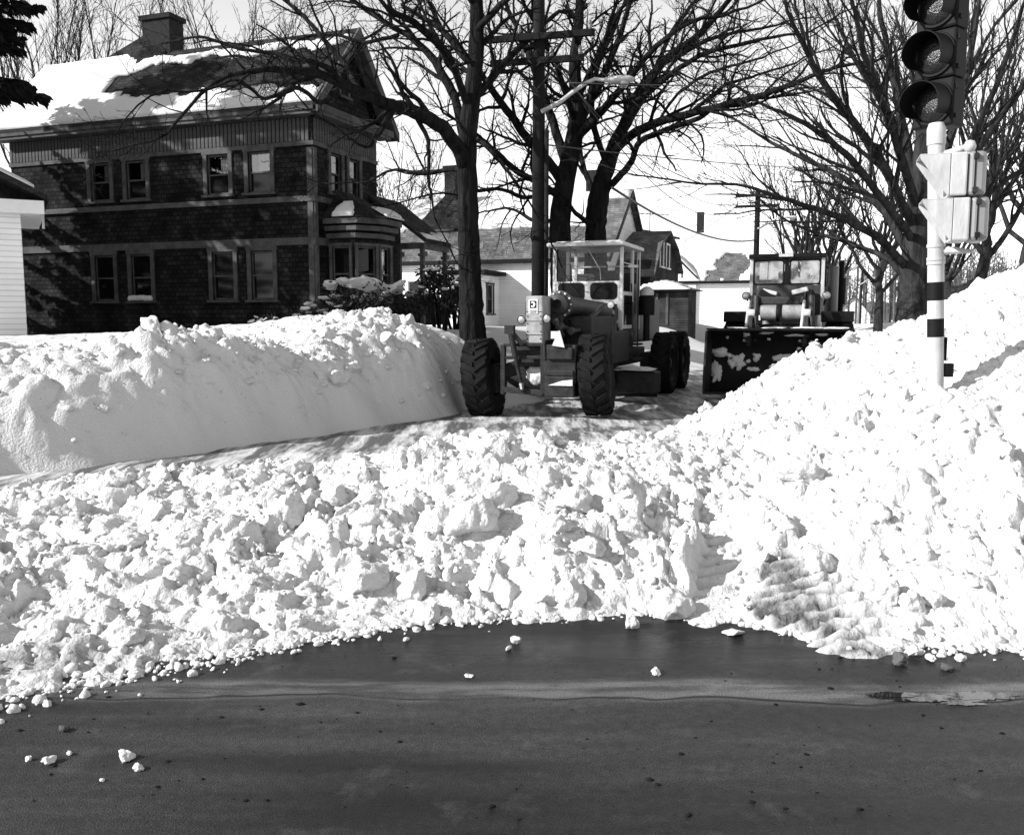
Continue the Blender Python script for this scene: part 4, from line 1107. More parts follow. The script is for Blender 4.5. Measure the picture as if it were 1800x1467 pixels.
# emblem: letter C built of a black ring cut by a wedge, and a black name bar
mb = MB(); mb.box((.07, -.517, 1.915), (.115, .006, .12)); mb.build('emblem_field', M['black'], tw)
mb = MB()
zc = 1.915
mb.lathe([(.024, 0), (.044, 0), (.044, .004), (.024, .004)], (.066, -.5205, zc), -Y1, 20, R_(40), R_(320))
mb.prism([(.074, -.521, zc - .034), (.086, -.521, zc - .034), (.086, -.521, zc + .034), (.074, -.521, zc + .034)], (0, -.003, 0))
mb.build('emblem_letter', M['white'], tw, fix=True)
mb = MB(); mb.box((.07, -.517, 1.80), (.11, .006, .045)); mb.build('name_bar', M['black'], tw)
mb = MB()
for k in range(3): mb.box((.036 + k * .034, -.5215, 1.80), (.022, .003, .026))
mb.build('name_letters', M['paintpale'], tw)
mb = MB(); mb.tube([(-.075, -.3, 2.03), (-.11, -.3, 1.95), (-.115, -.3, 1.75), (-.08, -.3, 1.66)], .025, 8); mb.build('hose', M['rubber'], G, smooth=True)
headlamp(G, (-.14, -.5, 1.66), .065, R_(-5)); headlamp(G, (.305, -.5, 1.68), .065, R_(-5))
mb = MB(); mb.bar((-.14, -.44, 1.66), (.0, -.3, 1.62), .03); mb.bar((.305, -.44, 1.68), (.2, -.3, 1.64), .03); mb.build('lamp_bracket', M['black'], G)
# main frame tube with bolted flange, running back to the cab
mb = MB(); mb.tube([(.36, .05, 1.92), (.40, .9, 1.88), (.42, 2.0, 1.84), (.42, 3.1, 1.80)], [.17, .17, .175, .18], 20); mb.build('frame_tube', M['paintdark'], G, smooth='auto')
mb = MB(); mb.lathe([(.08, -.16), (.16, -.12), (.18, -.04), (.23, -.03), (.23, .05), (.17, .06)], (.36, .05, 1.92), Vector((.04, 1, -.04)), 24)
fl = mb.build('flange', M['paintdark'], G, smooth='auto')
mb = MB()
for k in range(12):
    a = 2 * math.pi * k / 12; mb.lathe([(.018, 0), (.018, .03), (.001, .031)], (.36 + .205 * math.cos(a), .02, 1.92 + .205 * math.sin(a)), -Y1, 6)
mb.build('bolt', M['paintpale'], fl)
mb = MB(); mb.box((.15, .55, 1.55), (.55, 1.2, .5)); mb.box((.62, 1.0, 1.35), (.5, 1.6, .75)); mb.box((.55, 2.2, 1.15), (.7, 1.4, .6)); mb.box((0, 3.0, 1.25), (1.2, .8, .7)); mb.build('hydraulic_block', M['darkmetal'], G, bevel=.03)
mb = MB()
for (p, q, rr_) in [((.45, -.2, 1.55), (.55, .3, 1.45), .05), ((.62, -.1, 1.48), (.75, .6, 1.5), .045), ((.4, -.3, 1.62), (.48, -.15, 1.4), .04), ((.75, .3, 1.62), (.8, 1.2, 1.9), .05)]:
    mb.tube([p, q], rr_, 10); mb.lathe([(rr_ * 1.5, 0), (rr_ * 1.5, .06), (.001, .07)], p, Vector(p) - Vector(q), 10)
mb.build('lift_cylinder', M['paintdark'], G, smooth='auto')
mb = MB()
for i in range(5):
    y = .1 + i * .1; mb.tube([(.3 + i * .06, y, 1.75), (.42 + i * .08, y - .25, 1.6 - .05 * i), (.5 + .08 * i, y + .1, 1.35), (.6, y + .6, 1.3)], .016, 6)
mb.build('hydraulic_hose', M['rubber'], G, smooth=True)
mb = MB(); mb.tube([(.82, 1.9, 1.0), (.84, 1.95, 1.95)], .045, 10); mb.lathe([(.001, -.05), (.05, -.03), (.06, 0), (.05, .03), (.001, .05)], (.80, 1.85, 1.93), -Y1, 12); mb.build('lift_arm', M['paintdark'], G, smooth='auto')
mb = MB(); mb.lathe([(.06, 0), (.055, .03), (.001, .04)], (.80, 1.80, 1.93), -Y1, 12); mb.build('pin_cap', M['silver'], G, smooth='auto')
# mouldboard and circle
mb = MB(); pts = []
for k in range(9):
    a = R_(-55 + 110 * k / 8); pts.append((0, 2.75 - .28 * math.cos(a) + .28, .42 + .36 * math.sin(a)))
mb.M = Matrix.Rotation(R_(12), 4, 'Z') @ Matrix.Identity(4)
pts2 = [(-1.7, y + .03, z) for (_, y, z) in reversed(pts)]
mb.prism([(-1.7, y, z) for (_, y, z) in pts] + pts2, (3.75, 0, 0)); mb.build('mouldboard', M['darkmetal'], G, smooth='auto')
mb = MB(); mb.lathe([(.55, -.05), (.75, -.05), (.75, .07), (.55, .07)], (0, 2.7, .95), ZUP, 30); mb.bar((0, .3, .85), (0, 2.7, .95), .2, .16); mb.build('circle_drawbar', M['darkmetal'], G, smooth='auto')
mb = MB(); mb.box((1.15, 2.75, .45), (.75, .5, .42)); mb.build('blade_tip', M['darkmetal'], G, bevel=.03)
ch = bpy.data.objects.new('caked_snow', big_chunks[2]); C.objects.link(ch); ch.parent = G; ch.location = (1.1, 2.65, .70); ch.scale = (.42, .25, .07)
ch = bpy.data.objects.new('caked_snow', big_chunks[5]); C.objects.link(ch); ch.parent = G; ch.location = (.08, -.15, .78); ch.scale = (.20, .18, .24)
# cab
CX0, CX1, CY0, CY1, CZ0, CZ1 = -.74, .66, 3.2, 4.75, 1.45, 3.1
cp_ = M['paintpale']
mb = MB(); mb.box(((CX0 + CX1) / 2, (CY0 + CY1) / 2 - .08, 3.15), (1.58, 1.95, .08)); mb.box(((CX0 + CX1) / 2, (CY0 + CY1) / 2, 3.21), (1.36, 1.6, .05)); mb.build('cab_roof', cp_, G, bevel=.02)
for (x, y) in ((CX0, CY0), (CX1, CY0), (CX0, CY1), (CX1, CY1), (CX1, (CY0 + CY1) / 2 + .15), (CX0, (CY0 + CY1) / 2 + .15)):
    mb = MB(); mb.box((x, y, (CZ0 + CZ1) / 2), (.065, .065, CZ1 - CZ0)); mb.build('cab_post', cp_, G, bevel=.008)
mb = MB(); mb.box((CX0 + .045, CY0 - .06, 2.75), (.03, .02, .7)); mb.build('grab_rail', M['silver'], G)
# front lower panel with rounded windows
def rrect(x0, x1, z0, z1, r, y):
    out = []
    for (cx, cz, a0) in ((x1 - r, z1 - r, 0), (x0 + r, z1 - r, 90), (x0 + r, z0 + r, 180), (x1 - r, z0 + r, 270)):
        for k in range(5):
            a = R_(a0 + 22.5 * k); out.append((cx + r * math.cos(a), y, cz + r * math.sin(a)))
    return out
mb = MB(); mb.box(((CX0 + CX1) / 2, CY0, 2.22), (1.33, .04, .42)); mb.box((CX1 - .2, CY0, 1.76), (.34, .04, .5)); mb.build('cab_panel', cp_, G, bevel=.006)
for (a, b, c, d) in ((-.66, -.10, 2.04, 2.40), (.02, .58, 2.06, 2.40), (.33, .60, 1.60, 1.96)):
    mb = MB(); mb.prism(rrect(a, b, c, d, .09, CY0 - .022), (0, -.008, 0)); mb.build('lower_pane', M['black'], G)
mb = MB(); mb.box(((CX0 + CX1) / 2, CY1, 2.05), (1.33, .04, 1.2)); mb.build('cab_back_panel', M['paintdark'], G)
for x in (-.38, .30):
    mb = MB(); mb.box((x, CY1, 2.80), (.62, .03, .03)); mb.build('window_bar', cp_, G)
mb = MB(); mb.box((CX1, CY0 + .5, 1.85), (.035, .85, .75)); mb.build('cab_door', cp_, G)
mb = MB(); mb.prism([(CX1 + .02, CY0 + .15, 1.55), (CX1 + .02, CY0 + .85, 1.55), (CX1 + .02, CY0 + .85, 2.15), (CX1 + .02, CY0 + .15, 2.15)], (.01, 0, 0)); mb.build('door_pane', M['winglass'], G)
for (x, y, sy, sz) in ((CX1, CY1 - .35, .65, .95), (CX0, CY1 - .35, .65, .95), (CX0, CY0 + .5, .85, .85)):
    mb = MB(); mb.box((x, y, 1.93), (.03, sy, sz)); mb.build('side_panel', M['paintdark'], G)
mb = MB(); mb.box((-.04, CY0 - .01, 2.76), (1.32, .008, .64)); mb.build('windscreen', M['glass'], G)
mb = MB(); mb.box((CX1 + .005, CY0 + .45, 2.72), (.008, .8, .7)); mb.build('side_window', M['glass'], G)
mb = MB(); mb.bar((-.02, CY0 - .03, 3.05), (.22, CY0 - .03, 2.66), .018, .01); mb.bar((.22, CY0 - .03, 2.66), (.24, CY0 - .03, 2.45), .012, .01); mb.build('wiper', M['silver'], G)
mb = MB(); mb.box((.0, 4.2, 2.0), (.5, .5, .12)); mb.box((.0, 4.45, 2.35), (.5, .12, .7)); mb.build('seat', M['black'], G, bevel=.05)
mb = MB(); mb.lathe([(.19, -.015), (.21, 0), (.19, .015), (.17, 0), (.19, -.015)], (0, 3.6, 2.45), Vector((0, -.4, 1)), 20); mb.tube([(0, 3.6, 2.45), (0, 3.45, 2.0)], .03, 8); mb.build('steering_wheel', M['black'], G, smooth=True)
mb = MB(); mb.box((-.04, 3.95, 1.42), (1.3, 1.6, .1)); mb.box((0, 4.0, 1.1), (1.0, 1.8, .6)); mb.build('cab_floor', M['darkmetal'], G)
# side mast right of the cab: air cleaner with pale cap, mirror
mb = MB(); mb.lathe([(.16, 0), (.17, .05), (.17, .38), (.13, .42)], (.88, 4.6, 1.75), ZUP, 18); mb.tube([(.88, 4.6, 1.2), (.88, 4.6, 1.75)], .07, 10); mb.build('air_cleaner', M['black'], G, smooth='auto')
mb = MB(); mb.lathe([(.14, 0), (.15, .06), (.12, .14), (.06, .18), (.001, .19)], (.88, 4.6, 2.17), ZUP, 18); mb.build('air_cleaner_cap', M['paintpale'], G, smooth='auto')
mb = MB(); mb.box((.86, 3.35, 2.72), (.2, .03, .05)); mb.bar((CX1, 3.3, 2.8), (.85, 3.35, 2.75), .02); mb.build('mirror', M['paintpale'], G)
mb = MB(); mb.bar((.78, 4.2, 1.1), (.78, 4.2, 2.9), .03); mb.bar((.78, 3.7, 1.1), (.78, 3.7, 2.0), .03); mb.bar((.78, 4.2, 2.0), (.78, 3.7, 2.0), .03); mb.build('handrail', M['paintdark'], G)
mb = MB()
for z in (.55, .85, 1.15): mb.box((.8, 3.95, z), (.2, .45, .04))
mb.build('step', M['darkmetal'], G)
# engine hood, radiator, exhaust
mb = MB(); mb.box((0, 6.3, 1.65), (1.1, 2.9, 1.0)); mb.build('engine_hood', M['paintdark'], G, bevel=.06)
mb = MB(); mb.tube([(-.3, 5.6, 2.1), (-.3, 5.6, 2.9)], .06, 12); mb.build('exhaust_stack', M['black'], G, smooth='auto')
mb = MB(); mb.box((0, 4.6, .85), (.9, 3.8, .35)); mb.build('rear_frame', M['darkmetal'], G, bevel=.03)

# ---------------------------------------------------------------- wheel loader
W = empty('wheel_loader', (5.4, 18.3, 0), -STREET, 'wheel loader with a wide black snow-caked bucket on the right of the street', 'loader')
BX0, BX1 = -1.50, 1.36
def bprof(x, inner=False):
    pts = []
    for k in range(13):
        a = R_(-100 + 205 * k / 12)
        pts.append((x, .42 + .62 * math.cos(a) * .75, .80 + .66 * math.sin(a)))
    return pts
mb = MB(); A_ = bprof(BX0); 
inner = [(p[0], p[1] - .03, .80 + (p[2] - .80) * .96) for p in A_]
mb.prism(A_ + [inner[k] for k in range(len(inner) - 1, -1, -1)], (BX1 - BX0, 0, 0)); bk = mb.build('bucket', M['black'], W, smooth='auto')
mb = MB(); mb.box((0 - .07, -.02, .15), (BX1 - BX0 + .04, .34, .035)); mb.build('cutting_edge', M['darkmetal'], bk)
for x in (BX0 - .02, BX1 - .02):
    mb = MB(); mb.prism([(x, p[1], p[2]) for p in A_] + [(x, .05, 1.42), (x, -.18, .5), (x, -.18, .14)], (.04, 0, 0)); mb.build('end_plate', M['darkmetal'], bk)
mb = MB(); mb.box((-.07, .16, 1.465), (BX1 - BX0, .22, .03)); mb.build('top_lip', M['black'], bk)
# snow caked in the bucket
def blob_sheet(cx, cz, sx, sz, seed):
    V = []; 
    mb = MB(); n = 60; ring_ = []
    for k in range(n):
        a = 2 * math.pi * k / n
        f = 1 + .55 * mnoise.noise((math.cos(a) * 1.1 + seed, math.sin(a) * 1.1, seed)) + .22 * mnoise.noise((math.cos(a) * 4 + seed, math.sin(a) * 4, seed)) + .14 * mnoise.noise((math.cos(a) * 9 + seed, math.sin(a) * 9, seed))
        ring_.append((cx + sx * f * math.cos(a), cz + sz * f * math.sin(a)))
    def by(z):
        t = max(-1, min(1, (z - .80) / .64)); return .42 + .465 * math.sqrt(max(0, 1 - t * t)) - .05
    V = [(x, by(z), z) for x, z in ring_] + [(cx + (x - cx) * .7, by(z) - .045 - .02 * mnoise.noise((x * 6, z * 6, seed)), cz + (z - cz) * .7) for x, z in ring_] + [(cx, by(cz) - .06, cz)]
    Fc = [(k, (k + 1) % n, n + (k + 1) % n, n + k) for k in range(n)] + [(n + k, n + (k + 1) % n, 2 * n) for k in range(n)]
    mb._add(V, Fc); return mb.build('caked_snow', M['snow'], bk, smooth=True)
for i, (x, z, sx, sz) in enumerate([(-1.30, .95, .17, .10), (-1.36, .55, .12, .22), (-.95, .82, .16, .14), (-.72, .78, .05, .04), (-.62, .62, .12, .05), (-1.12, .9, .05, .05), (-.2, .66, .1, .06), (-.88, .70, .13, .10), (-.55, .88, .09, .08), (-1.05, .72, .1, .1), (.05, .85, .2, .09), (-.15, .84, .07, .06), (-.75, 1.33, .07, .05), (-.35, 1.38, .13, .025), (.25, 1.34, .2, .03), (.95, .95, .13, .15), (1.18, 1.15, .07, .16), (1.2, .85, .09, .12), (-.3, 1.25, .04, .03), (.55, 1.2, .06, .04), (.3, 1.06, .05, .03), (-1.15, 1.28, .03, .03), (.75, 1.36, .12, .03)]):
    blob_sheet(x, z, sx, sz, i * 1.7)
for i, x in enumerate((-.9, -.2, .5, 1.0)):
    ch = bpy.data.objects.new('caked_snow', big_chunks[i]); C.objects.link(ch); ch.parent = bk; ch.location = (x, .18, 1.49); ch.scale = (.22 + .05 * i, .1, .03)
# lift arms and tilt linkage
for x in (-.70, .42):
    mb = MB(); mb.bar((x, .55, 1.15), (x, 1.0, 1.75), .09, .14, up=(0, 1, 0)); mb.bar((x, 1.0, 1.75), (x, 2.1, 2.25), .09, .18, up=(0, 1, .5)); mb.bar((x, 2.1, 2.25), (x, 2.6, 1.9), .1, .2); mb.build('lift_arm', M['paintdark'], W, bevel=.012)
    mb = MB(); mb.tube([(x - .10, .72, 1.2), (x - .06, 1.1, 2.05)], .035, 10); mb.build('tilt_rod', M['silver'], W, smooth='auto')
    mb = MB(); mb.tube([(x + .12, .72, 1.2), (x + .08, 1.15, 2.1)], .04, 10); mb.tube([(x + .10, .95, 1.6), (x + .08, 1.15, 2.15)], .06, 12); mb.build('tilt_cylinder', M['paintdark'], W, smooth='auto')
    mb = MB(); mb.lathe([(.09, -.08), (.1, -.06), (.1, .06), (.09, .08)], (x, 1.0, 1.78), X1, 14); mb.build('arm_pivot', M['silver'], W, smooth='auto')
mb = MB(); mb.tube([(-.52, 1.15, 1.80), (.36, 1.15, 1.80)], .165, 20); mb.build('cross_tube', M['yellow'], W, smooth='auto')
mb = MB(); mb.lathe([(.172, 0), (.18, .02), (.18, .1), (.172, .12)], (-.2, 1.15, 1.80), X1, 20); mb.bar((-.08, .98, 1.5), (-.1, .98, 1.72), .04); mb.build('tube_clamp', M['black'], W, smooth='auto')
mb = MB(); mb.box((-.14, 1.7, 2.2), (1.0, .9, .38)); mb.box((-.14, 1.35, 2.05), (.86, .4, .2)); mb.build('front_frame', M['paintdark'], W, bevel=.05)
mb = MB(); mb.prism([(-.52, 1.23, 2.02), (.30, 1.23, 2.02), (.36, 1.3, 2.36), (-.30, 1.3, 2.36)], (0, .05, 0)); mb.build('nose_panel', M['yellow'], W)
mb = MB(); mb.bar((-.55, 1.2, 2.25), (-.1, 1.18, 1.98), .14, .05, up=(0, 1, 0)); mb.bar((.02, 1.2, 1.96), (.12, 1.2, 2.1), .14, .1); mb.build('loader_link', M['black'], W)
mb = MB(); mb.bar((-.5, 1.25, 2.28), (-.2, 1.22, 2.2), .1, .08); mb.bar((.1, 1.25, 2.22), (.42, 1.22, 2.3), .1, .1); mb.build('valve_cover', M['silver'], W, bevel=.02)
mb = MB(); mb.box((-.12, 2.3, 1.2), (1.0, 2.2, .7)); mb.build('chassis', M['darkmetal'], W, bevel=.04)
# fenders, wheels
for s, x in ((-1, -1.02), (1, 1.02)):
    mb = MB(); mb.box((x, 2.4, 1.80), (.66, 1.7, .07)); mb.box((x, 1.56, 1.70), (.66, .06, .2)); mb.build('fender', M['black'], W, bevel=.02)
for y in (1.9, 4.9):
    for s in (-1, 1): wheel(W, (s * 1.06, y, .82), .82, .56, s, 0, 0, M['yellow'], 18)
# cab
LX0, LX1, LY0, LY1, LZ0, LZ1 = -.84, .68, 2.2, 3.7, 1.75, 3.0
mb = MB(); mb.box(((LX0 + LX1) / 2, (LY0 + LY1) / 2, 3.05), (1.64, 1.7, .10)); mb.build('cab_roof', M['black'], W, bevel=.02)
mb = MB(); mb.box((-.1, LY0 - .12, 3.06), (.3, .02, .06)); mb.build('roof_marker', M['silver'], W)
for (x, y) in ((LX0, LY0), (LX1, LY0), (LX0, LY1), (LX1, LY1)):
    mb = MB(); mb.box((x, y, (LZ0 + LZ1) / 2), (.07, .07, LZ1 - LZ0)); mb.build('cab_post', M['silver'] if y == LY0 else M['paintdark'], W)
mb = MB(); mb.box((-.08, LY0 - .005, 2.71), (.09, .06, .58)); mb.build('centre_post', M['black'], W)
mb = MB(); mb.box((-.08, LY0, 2.30), (1.45, .05, .22)); mb.box((-.08, LY0 + .05, 2.0), (1.45, .05, .5)); mb.build('cab_front', M['paintdark'], W)
for (a, b) in ((LX0 + .04, -.13), (-.03, LX1 - .04)):
    mb = MB(); mb.prism(rrect(a, b, 2.42, 2.98, .08, LY0 - .01), (0, -.008, 0)); mb.build('windscreen', M['hazeglass'] if 'hazeglass' in M else M['glass'], W)
    # dark gasket round each pane
    mb = MB(); r0 = rrect(a, b, 2.42, 2.98, .06, LY0 - .022); r1 = rrect(a + .035, b - .035, 2.455, 2.945, .05, LY0 - .022); n = len(r0)
    mb._add(r0 + r1, [(k, (k + 1) % n, n + (k + 1) % n, n + k) for k in range(n)]); mb.build('windscreen_gasket', M['black'], W)
mb = MB(); mb.bar((-.48, LY0 - .04, 2.95), (-.48, LY0 - .04, 2.55), .018, .012); mb.bar((.16, LY0 - .04, 2.92), (.16, LY0 - .04, 2.6), .018, .012); mb.build('wiper', M['black'], W)
mb = MB(); mb.box((LX0, 2.95, 2.1), (.04, 1.4, .6)); mb.box((LX1, 2.95, 2.1), (.04, 1.4, .6)); mb.box((-.08, LY1, 2.1), (1.45, .04, .6)); mb.build('cab_side', M['paintdark'], W)
mb = MB(); mb.box((-.1, 3.2, 2.2), (.5, .5, .14)); mb.box((-.1, 3.45, 2.5), (.5, .12, .55)); mb.build('seat', M['black'], W, bevel=.04)
headlamp(W, (-.93, 2.05, 2.18), .085, R_(5)); headlamp(W, (.78, 2.05, 2.18), .085, R_(5))
mb = MB(); mb.bar((-.93, 2.1, 2.15), (-.84, 2.2, 1.95), .03); mb.build('lamp_bracket', M['black'], W)
mb = MB(); mb.bar((.78, 2.1, 2.15), (.70, 2.2, 1.95), .03); mb.build('lamp_bracket', M['black'], W)
mb = MB(); mb.tube([(.90, 3.0, 1.8), (.90, 3.0, 2.85)], .10, 14); mb.build('air_cleaner', M['greycase'], W, smooth='auto')
mb = MB(); mb.tube([(1.05, 3.4, 1.8), (1.05, 3.4, 3.0)], .06, 12); mb.tube([(1.05, 3.4, 2.0), (1.05, 3.4, 2.6)], .11, 12); mb.build('exhaust_stack', M['black'], W, smooth='auto')
mb = MB(); mb.box((-.08, 5.1, 1.7), (1.3, 2.6, .9)); mb.build('engine_hood', M['yellow'], W, bevel=.08)
mb = MB(); mb.box((.80, 2.25, 2.62), (.03, .05, .5)); mb.build('handrail', M['darkmetal'], W)

# ================================================================== bare trees
class TubeSet:
    """many tapering tubes gathered into one mesh (built in batches of equal length)"""
    def __init__(self): self.b = {}
    def add(self, pts, rad):
        rmax = rad[0]
        k = 9 if rmax > .14 else 6 if rmax > .05 else 4 if rmax > .018 else 3
        self.b.setdefault((len(pts), k), []).append((pts, rad))
    def build(self, name, mat_, parent):
        VV = []; FF = []; n = 0
        for (m, k), L in self.b.items():
            P = np.array([q[0] for q in L], dtype=np.float64); Rr = np.array([q[1] for q in L], dtype=np.float64)
            T = np.empty_like(P); T[:, 1:-1] = P[:, 2:] - P[:, :-2]; T[:, 0] = P[:, 1] - P[:, 0]; T[:, -1] = P[:, -1] - P[:, -2]
            T /= np.linalg.norm(T, axis=2)[..., None] + 1e-9
            D = P[:, -1] - P[:, 0]; D /= np.linalg.norm(D, axis=1)[:, None] + 1e-9
            ref = np.where((np.abs(D[:, 2]) < .8)[:, None], np.array((0, 0, 1.0)), np.array((1.0, 0, 0)))
            A = np.cross(T, ref[:, None, :]); A /= np.linalg.norm(A, axis=2)[..., None] + 1e-9
            B = np.cross(T, A); th = np.arange(k) * 2 * np.pi / k
            V = (A[:, :, None, :] * np.cos(th)[None, None, :, None] + B[:, :, None, :] * np.sin(th)[None, None, :, None]) * Rr[:, :, None, None] + P[:, :, None, :]
            i = np.arange(m - 1)[:, None] * k; j = np.arange(k)[None, :]; j2 = (j + 1) % k
            f = np.stack([i + j, i + j2, i + k + j2, i + k + j], -1).reshape(-1, 4)
            FF.append((f[None] + (np.arange(len(L)) * m * k)[:, None, None]).reshape(-1, 4) + n)
            VV.append(V.reshape(-1, 3)); n += len(L) * m * k
        return np_mesh(name, np.concatenate(VV), np.concatenate(FF), mat_, parent)

def unit(v): return v / (math.sqrt(v[0] * v[0] + v[1] * v[1] + v[2] * v[2]) + 1e-9)
def crs(a, b): return np.array((a[1] * b[2] - a[2] * b[1], a[2] * b[0] - a[0] * b[2], a[0] * b[1] - a[1] * b[0]))
def grow(ts, pts, r0, r1, level, rs, P):
    """put side branches on the branch pts and recurse"""
    m = len(pts); pts = np.array(pts)
    seg = np.linalg.norm(np.diff(pts, axis=0), axis=1); L = seg.sum()
    cum = np.concatenate([[0], np.cumsum(seg)])
    if level >= P['levels'] or L < .12: return
    n = max(2, int(L * P['dens'][min(level, len(P['dens']) - 1)] * rs.uniform(.8, 1.2)))
    az = rs.uniform(0, 6.28)
    for i in range(n):
        t = P['start'][min(level, len(P['start']) - 1)]; t = t + (1 - t) * (i + rs.random()) / n
        s = t * L; k = min(np.searchsorted(cum, s) - 1, m - 2); k = max(k, 0); f = (s - cum[k]) / (seg[k] + 1e-9)
        p = pts[k] * (1 - f) + pts[k + 1] * f; d = unit(pts[k + 1] - pts[k])
        rb = r0 + (r1 - r0) * t
        az += 2.4 + rs.uniform(-.6, .6)
        a = unit(crs(d, (0.3, 0.2, 1.0))); b = crs(d, a)
        ang = R_(rs.uniform(*P['angle']))
        side = a * math.cos(az) + b * math.sin(az)
        nd = unit(d * math.cos(ang) + side * math.sin(ang) + np.array((0, 0, P['up'] * rs.uniform(.4, 1.2))))
        cl = L * rs.uniform(*P['ratio']) * (1.15 - .65 * t)
        cl = min(cl, P['maxlen'][min(level, len(P['maxlen']) - 1)]) 
        cr = max(min(rb * rs.uniform(.45, .7), cl * .035 + .003), P['rmin'])
        branch(ts, p, nd, cl, cr, level + 1, rs, P)
def branch(ts, p, d, L, r0, level, rs, P):
    n = max(3, min(9, int(L / .22))); pts = [p]; step = L / n; cur = d
    for i in range(n):
        cur = unit(cur + rs.normal(0, P['wander'], 3) + np.array((0, 0, P['grav'])))
        p = p + cur * step; pts.append(p)
    r1 = max(r0 * .3, P['rmin'] * .7)
    ts.add(pts, np.linspace(r0, r1, len(pts)))
    grow(ts, pts, r0, r1, level, rs, P)
def smooth_path(pts, k=6):
    pts = np.array(pts); out = []
    for i in range(len(pts) - 1):
        p0 = pts[max(i - 1, 0)]; p1 = pts[i]; p2 = pts[i + 1]; p3 = pts[min(i + 2, len(pts) - 1)]
        for j in range(k):
            t = j / k
            out.append(.5 * ((2 * p1) + (-p0 + p2) * t + (2 * p0 - 5 * p1 + 4 * p2 - p3) * t * t + (-p0 + 3 * p1 - 3 * p2 + p3) * t ** 3))
    out.append(pts[-1]); return np.array(out)
BASE = dict(levels=5, dens=[1.7, 2.7, 4.2, 6.5, 7], start=[.25, .2, .15, .15], angle=(28, 65), up=.15, ratio=(.3, .62), maxlen=[3.2, 1.6, .9, .5, .3], wander=.19, grav=.02, rmin=.0045)
def tree(name, label, root_px, Y, trunk, limbs, seed, P=BASE, mat_=None, group=None, dvar=1.5, extra=0):
    """trunk and limbs are polylines of (px, py, dY, radius)"""
    rs = np.random.default_rng(seed); mat_ = mat_ or M['bark']
    base = at(*root_px, Y); gz = float(base_h(np.array([base.x]), np.array([base.y]))[0][0])
    t = empty(name, (base.x, base.y, gz - .1), 0, label, 'tree', group)
    off = np.array((base.x, base.y, gz - .1))
    def W_(l): return smooth_path([np.array(at(x, y, Y + dy)) - off for (x, y, dy, r) in l]), np.interp(np.linspace(0, len(l) - 1, (len(l) - 1) * 6 + 1), range(len(l)), [q[3] for q in l])
    tp, tr = W_(trunk)
    tp = np.vstack([[tp[0][0], tp[0][1], -.5], tp]); tr = np.concatenate([[tr[0] * 1.12], tr])
    tr = tr * (1 + .05 * rs.standard_normal(len(tr)))
    ts = TubeSet(); 
    # fluted trunk: extra sides
    mb = MB(); mb.tube([tuple(p) for p in tp], list(tr), 14); mb.build('trunk', mat_, t, smooth=True)
    cr = TubeSet()
    up = tp[len(tp) // 2:]
    grow(cr, up, tr[len(tp) // 2] * .5, tr[-1], 1, rs, P)
    for l in limbs:
        lp, lr = W_(l)
        lp = lp + np.cumsum(rs.normal(0, .012, lp.shape), axis=0)
        cr.add(lp, lr); grow(cr, lp, lr[0], lr[-1], 1, rs, P)
        # ends run on past the last point
        d = unit(lp[-1] - lp[-3]); branch(cr, lp[-1], d, P['maxlen'][0] * .8, lr[-1], 2, rs, P)
    cr.build('crown', mat_, t)
    return t

# street maple left of the grader
tree('bare_tree', 'bare maple behind the left snow bank, its long limb arching over the shingled house', (830, 600), 19.0,
     [(834, 620, 0, .33), (830, 570, 0, .27), (827, 500, 0, .235), (824, 420, 0, .225), (822, 330, 0, .225), (821, 250, 0, .20), (832, 150, 0, .17), (838, 60, 0, .155), (836, -60, 0, .13), (830, -200, 0, .1)],
     [[(821, 300, 0, .16), (805, 258, -.3, .15), (775, 225, -.8, .14), (733, 205, -1.3, .13), (683, 193, -1.8, .115), (640, 176, -2.2, .1), (594, 156, -2.6, .085), (540, 137, -3, .07), (470, 128, -3.4, .05), (400, 140, -3.7, .035)],
      [(594, 156, -2.6, .05), (560, 180, -2.9, .045), (520, 160, -3.2, .04), (470, 180, -3.5, .03), (420, 150, -3.8, .025), (360, 172, -4, .02)],
      [(640, 176, -2.2, .055), (600, 120, -1.6, .05), (560, 70, -1.2, .045), (510, 20, -1, .04), (450, -30, -.8, .03)],
      [(560, 150, -2.8, .04), (500, 100, -2.6, .035), (430, 85, -2.4, .03), (350, 60, -2.2, .025), (290, 70, -2, .018)],
      [(733, 205, -1.3, .05), (752, 250, -1.2, .04), (755, 300, -1.1, .032), (760, 350, -1.1, .022)],
      [(818, 295, 0, .06), (775, 297, .5, .05), (735, 300, .9, .04), (690, 294, 1.2, .03), (650, 312, 1.5, .02)],
      [(820, 250, 0, .11), (800, 170, .6, .1), (765, 105, 1.1, .085), (715, 60, 1.5, .07), (655, 20, 2, .055), (590, -30, 2.5, .04)],
      [(825, 190, 0, .09), (790, 100, -.8, .08), (740, 50, -1.6, .065), (680, 10, -2.4, .05)],
      [(700, 60, 1.6, .05), (640, 75, 1.9, .04), (580, 60, 2.2, .032), (520, 75, 2.4, .025)],
      [(828, 180, 0, .09), (870, 125, .8, .08), (915, 75, 1.5, .065), (970, 25, 2.2, .05)],
      [(832, 240, 0, .06), (865, 265, -.5, .05), (895, 300, -1, .035), (925, 340, -1.3, .02)],
      [(830, 120, 0, .08), (780, 60, 1, .065), (720, 20, 1.8, .05)],
      [(690, 195, -1.8, .06), (665, 230, -2.0, .045), (650, 260, -2.2, .03), (620, 250, -2.4, .02)],
      [(836, 60, 0, .08), (880, 10, -.6, .06), (930, -40, -1, .05)]], 11)
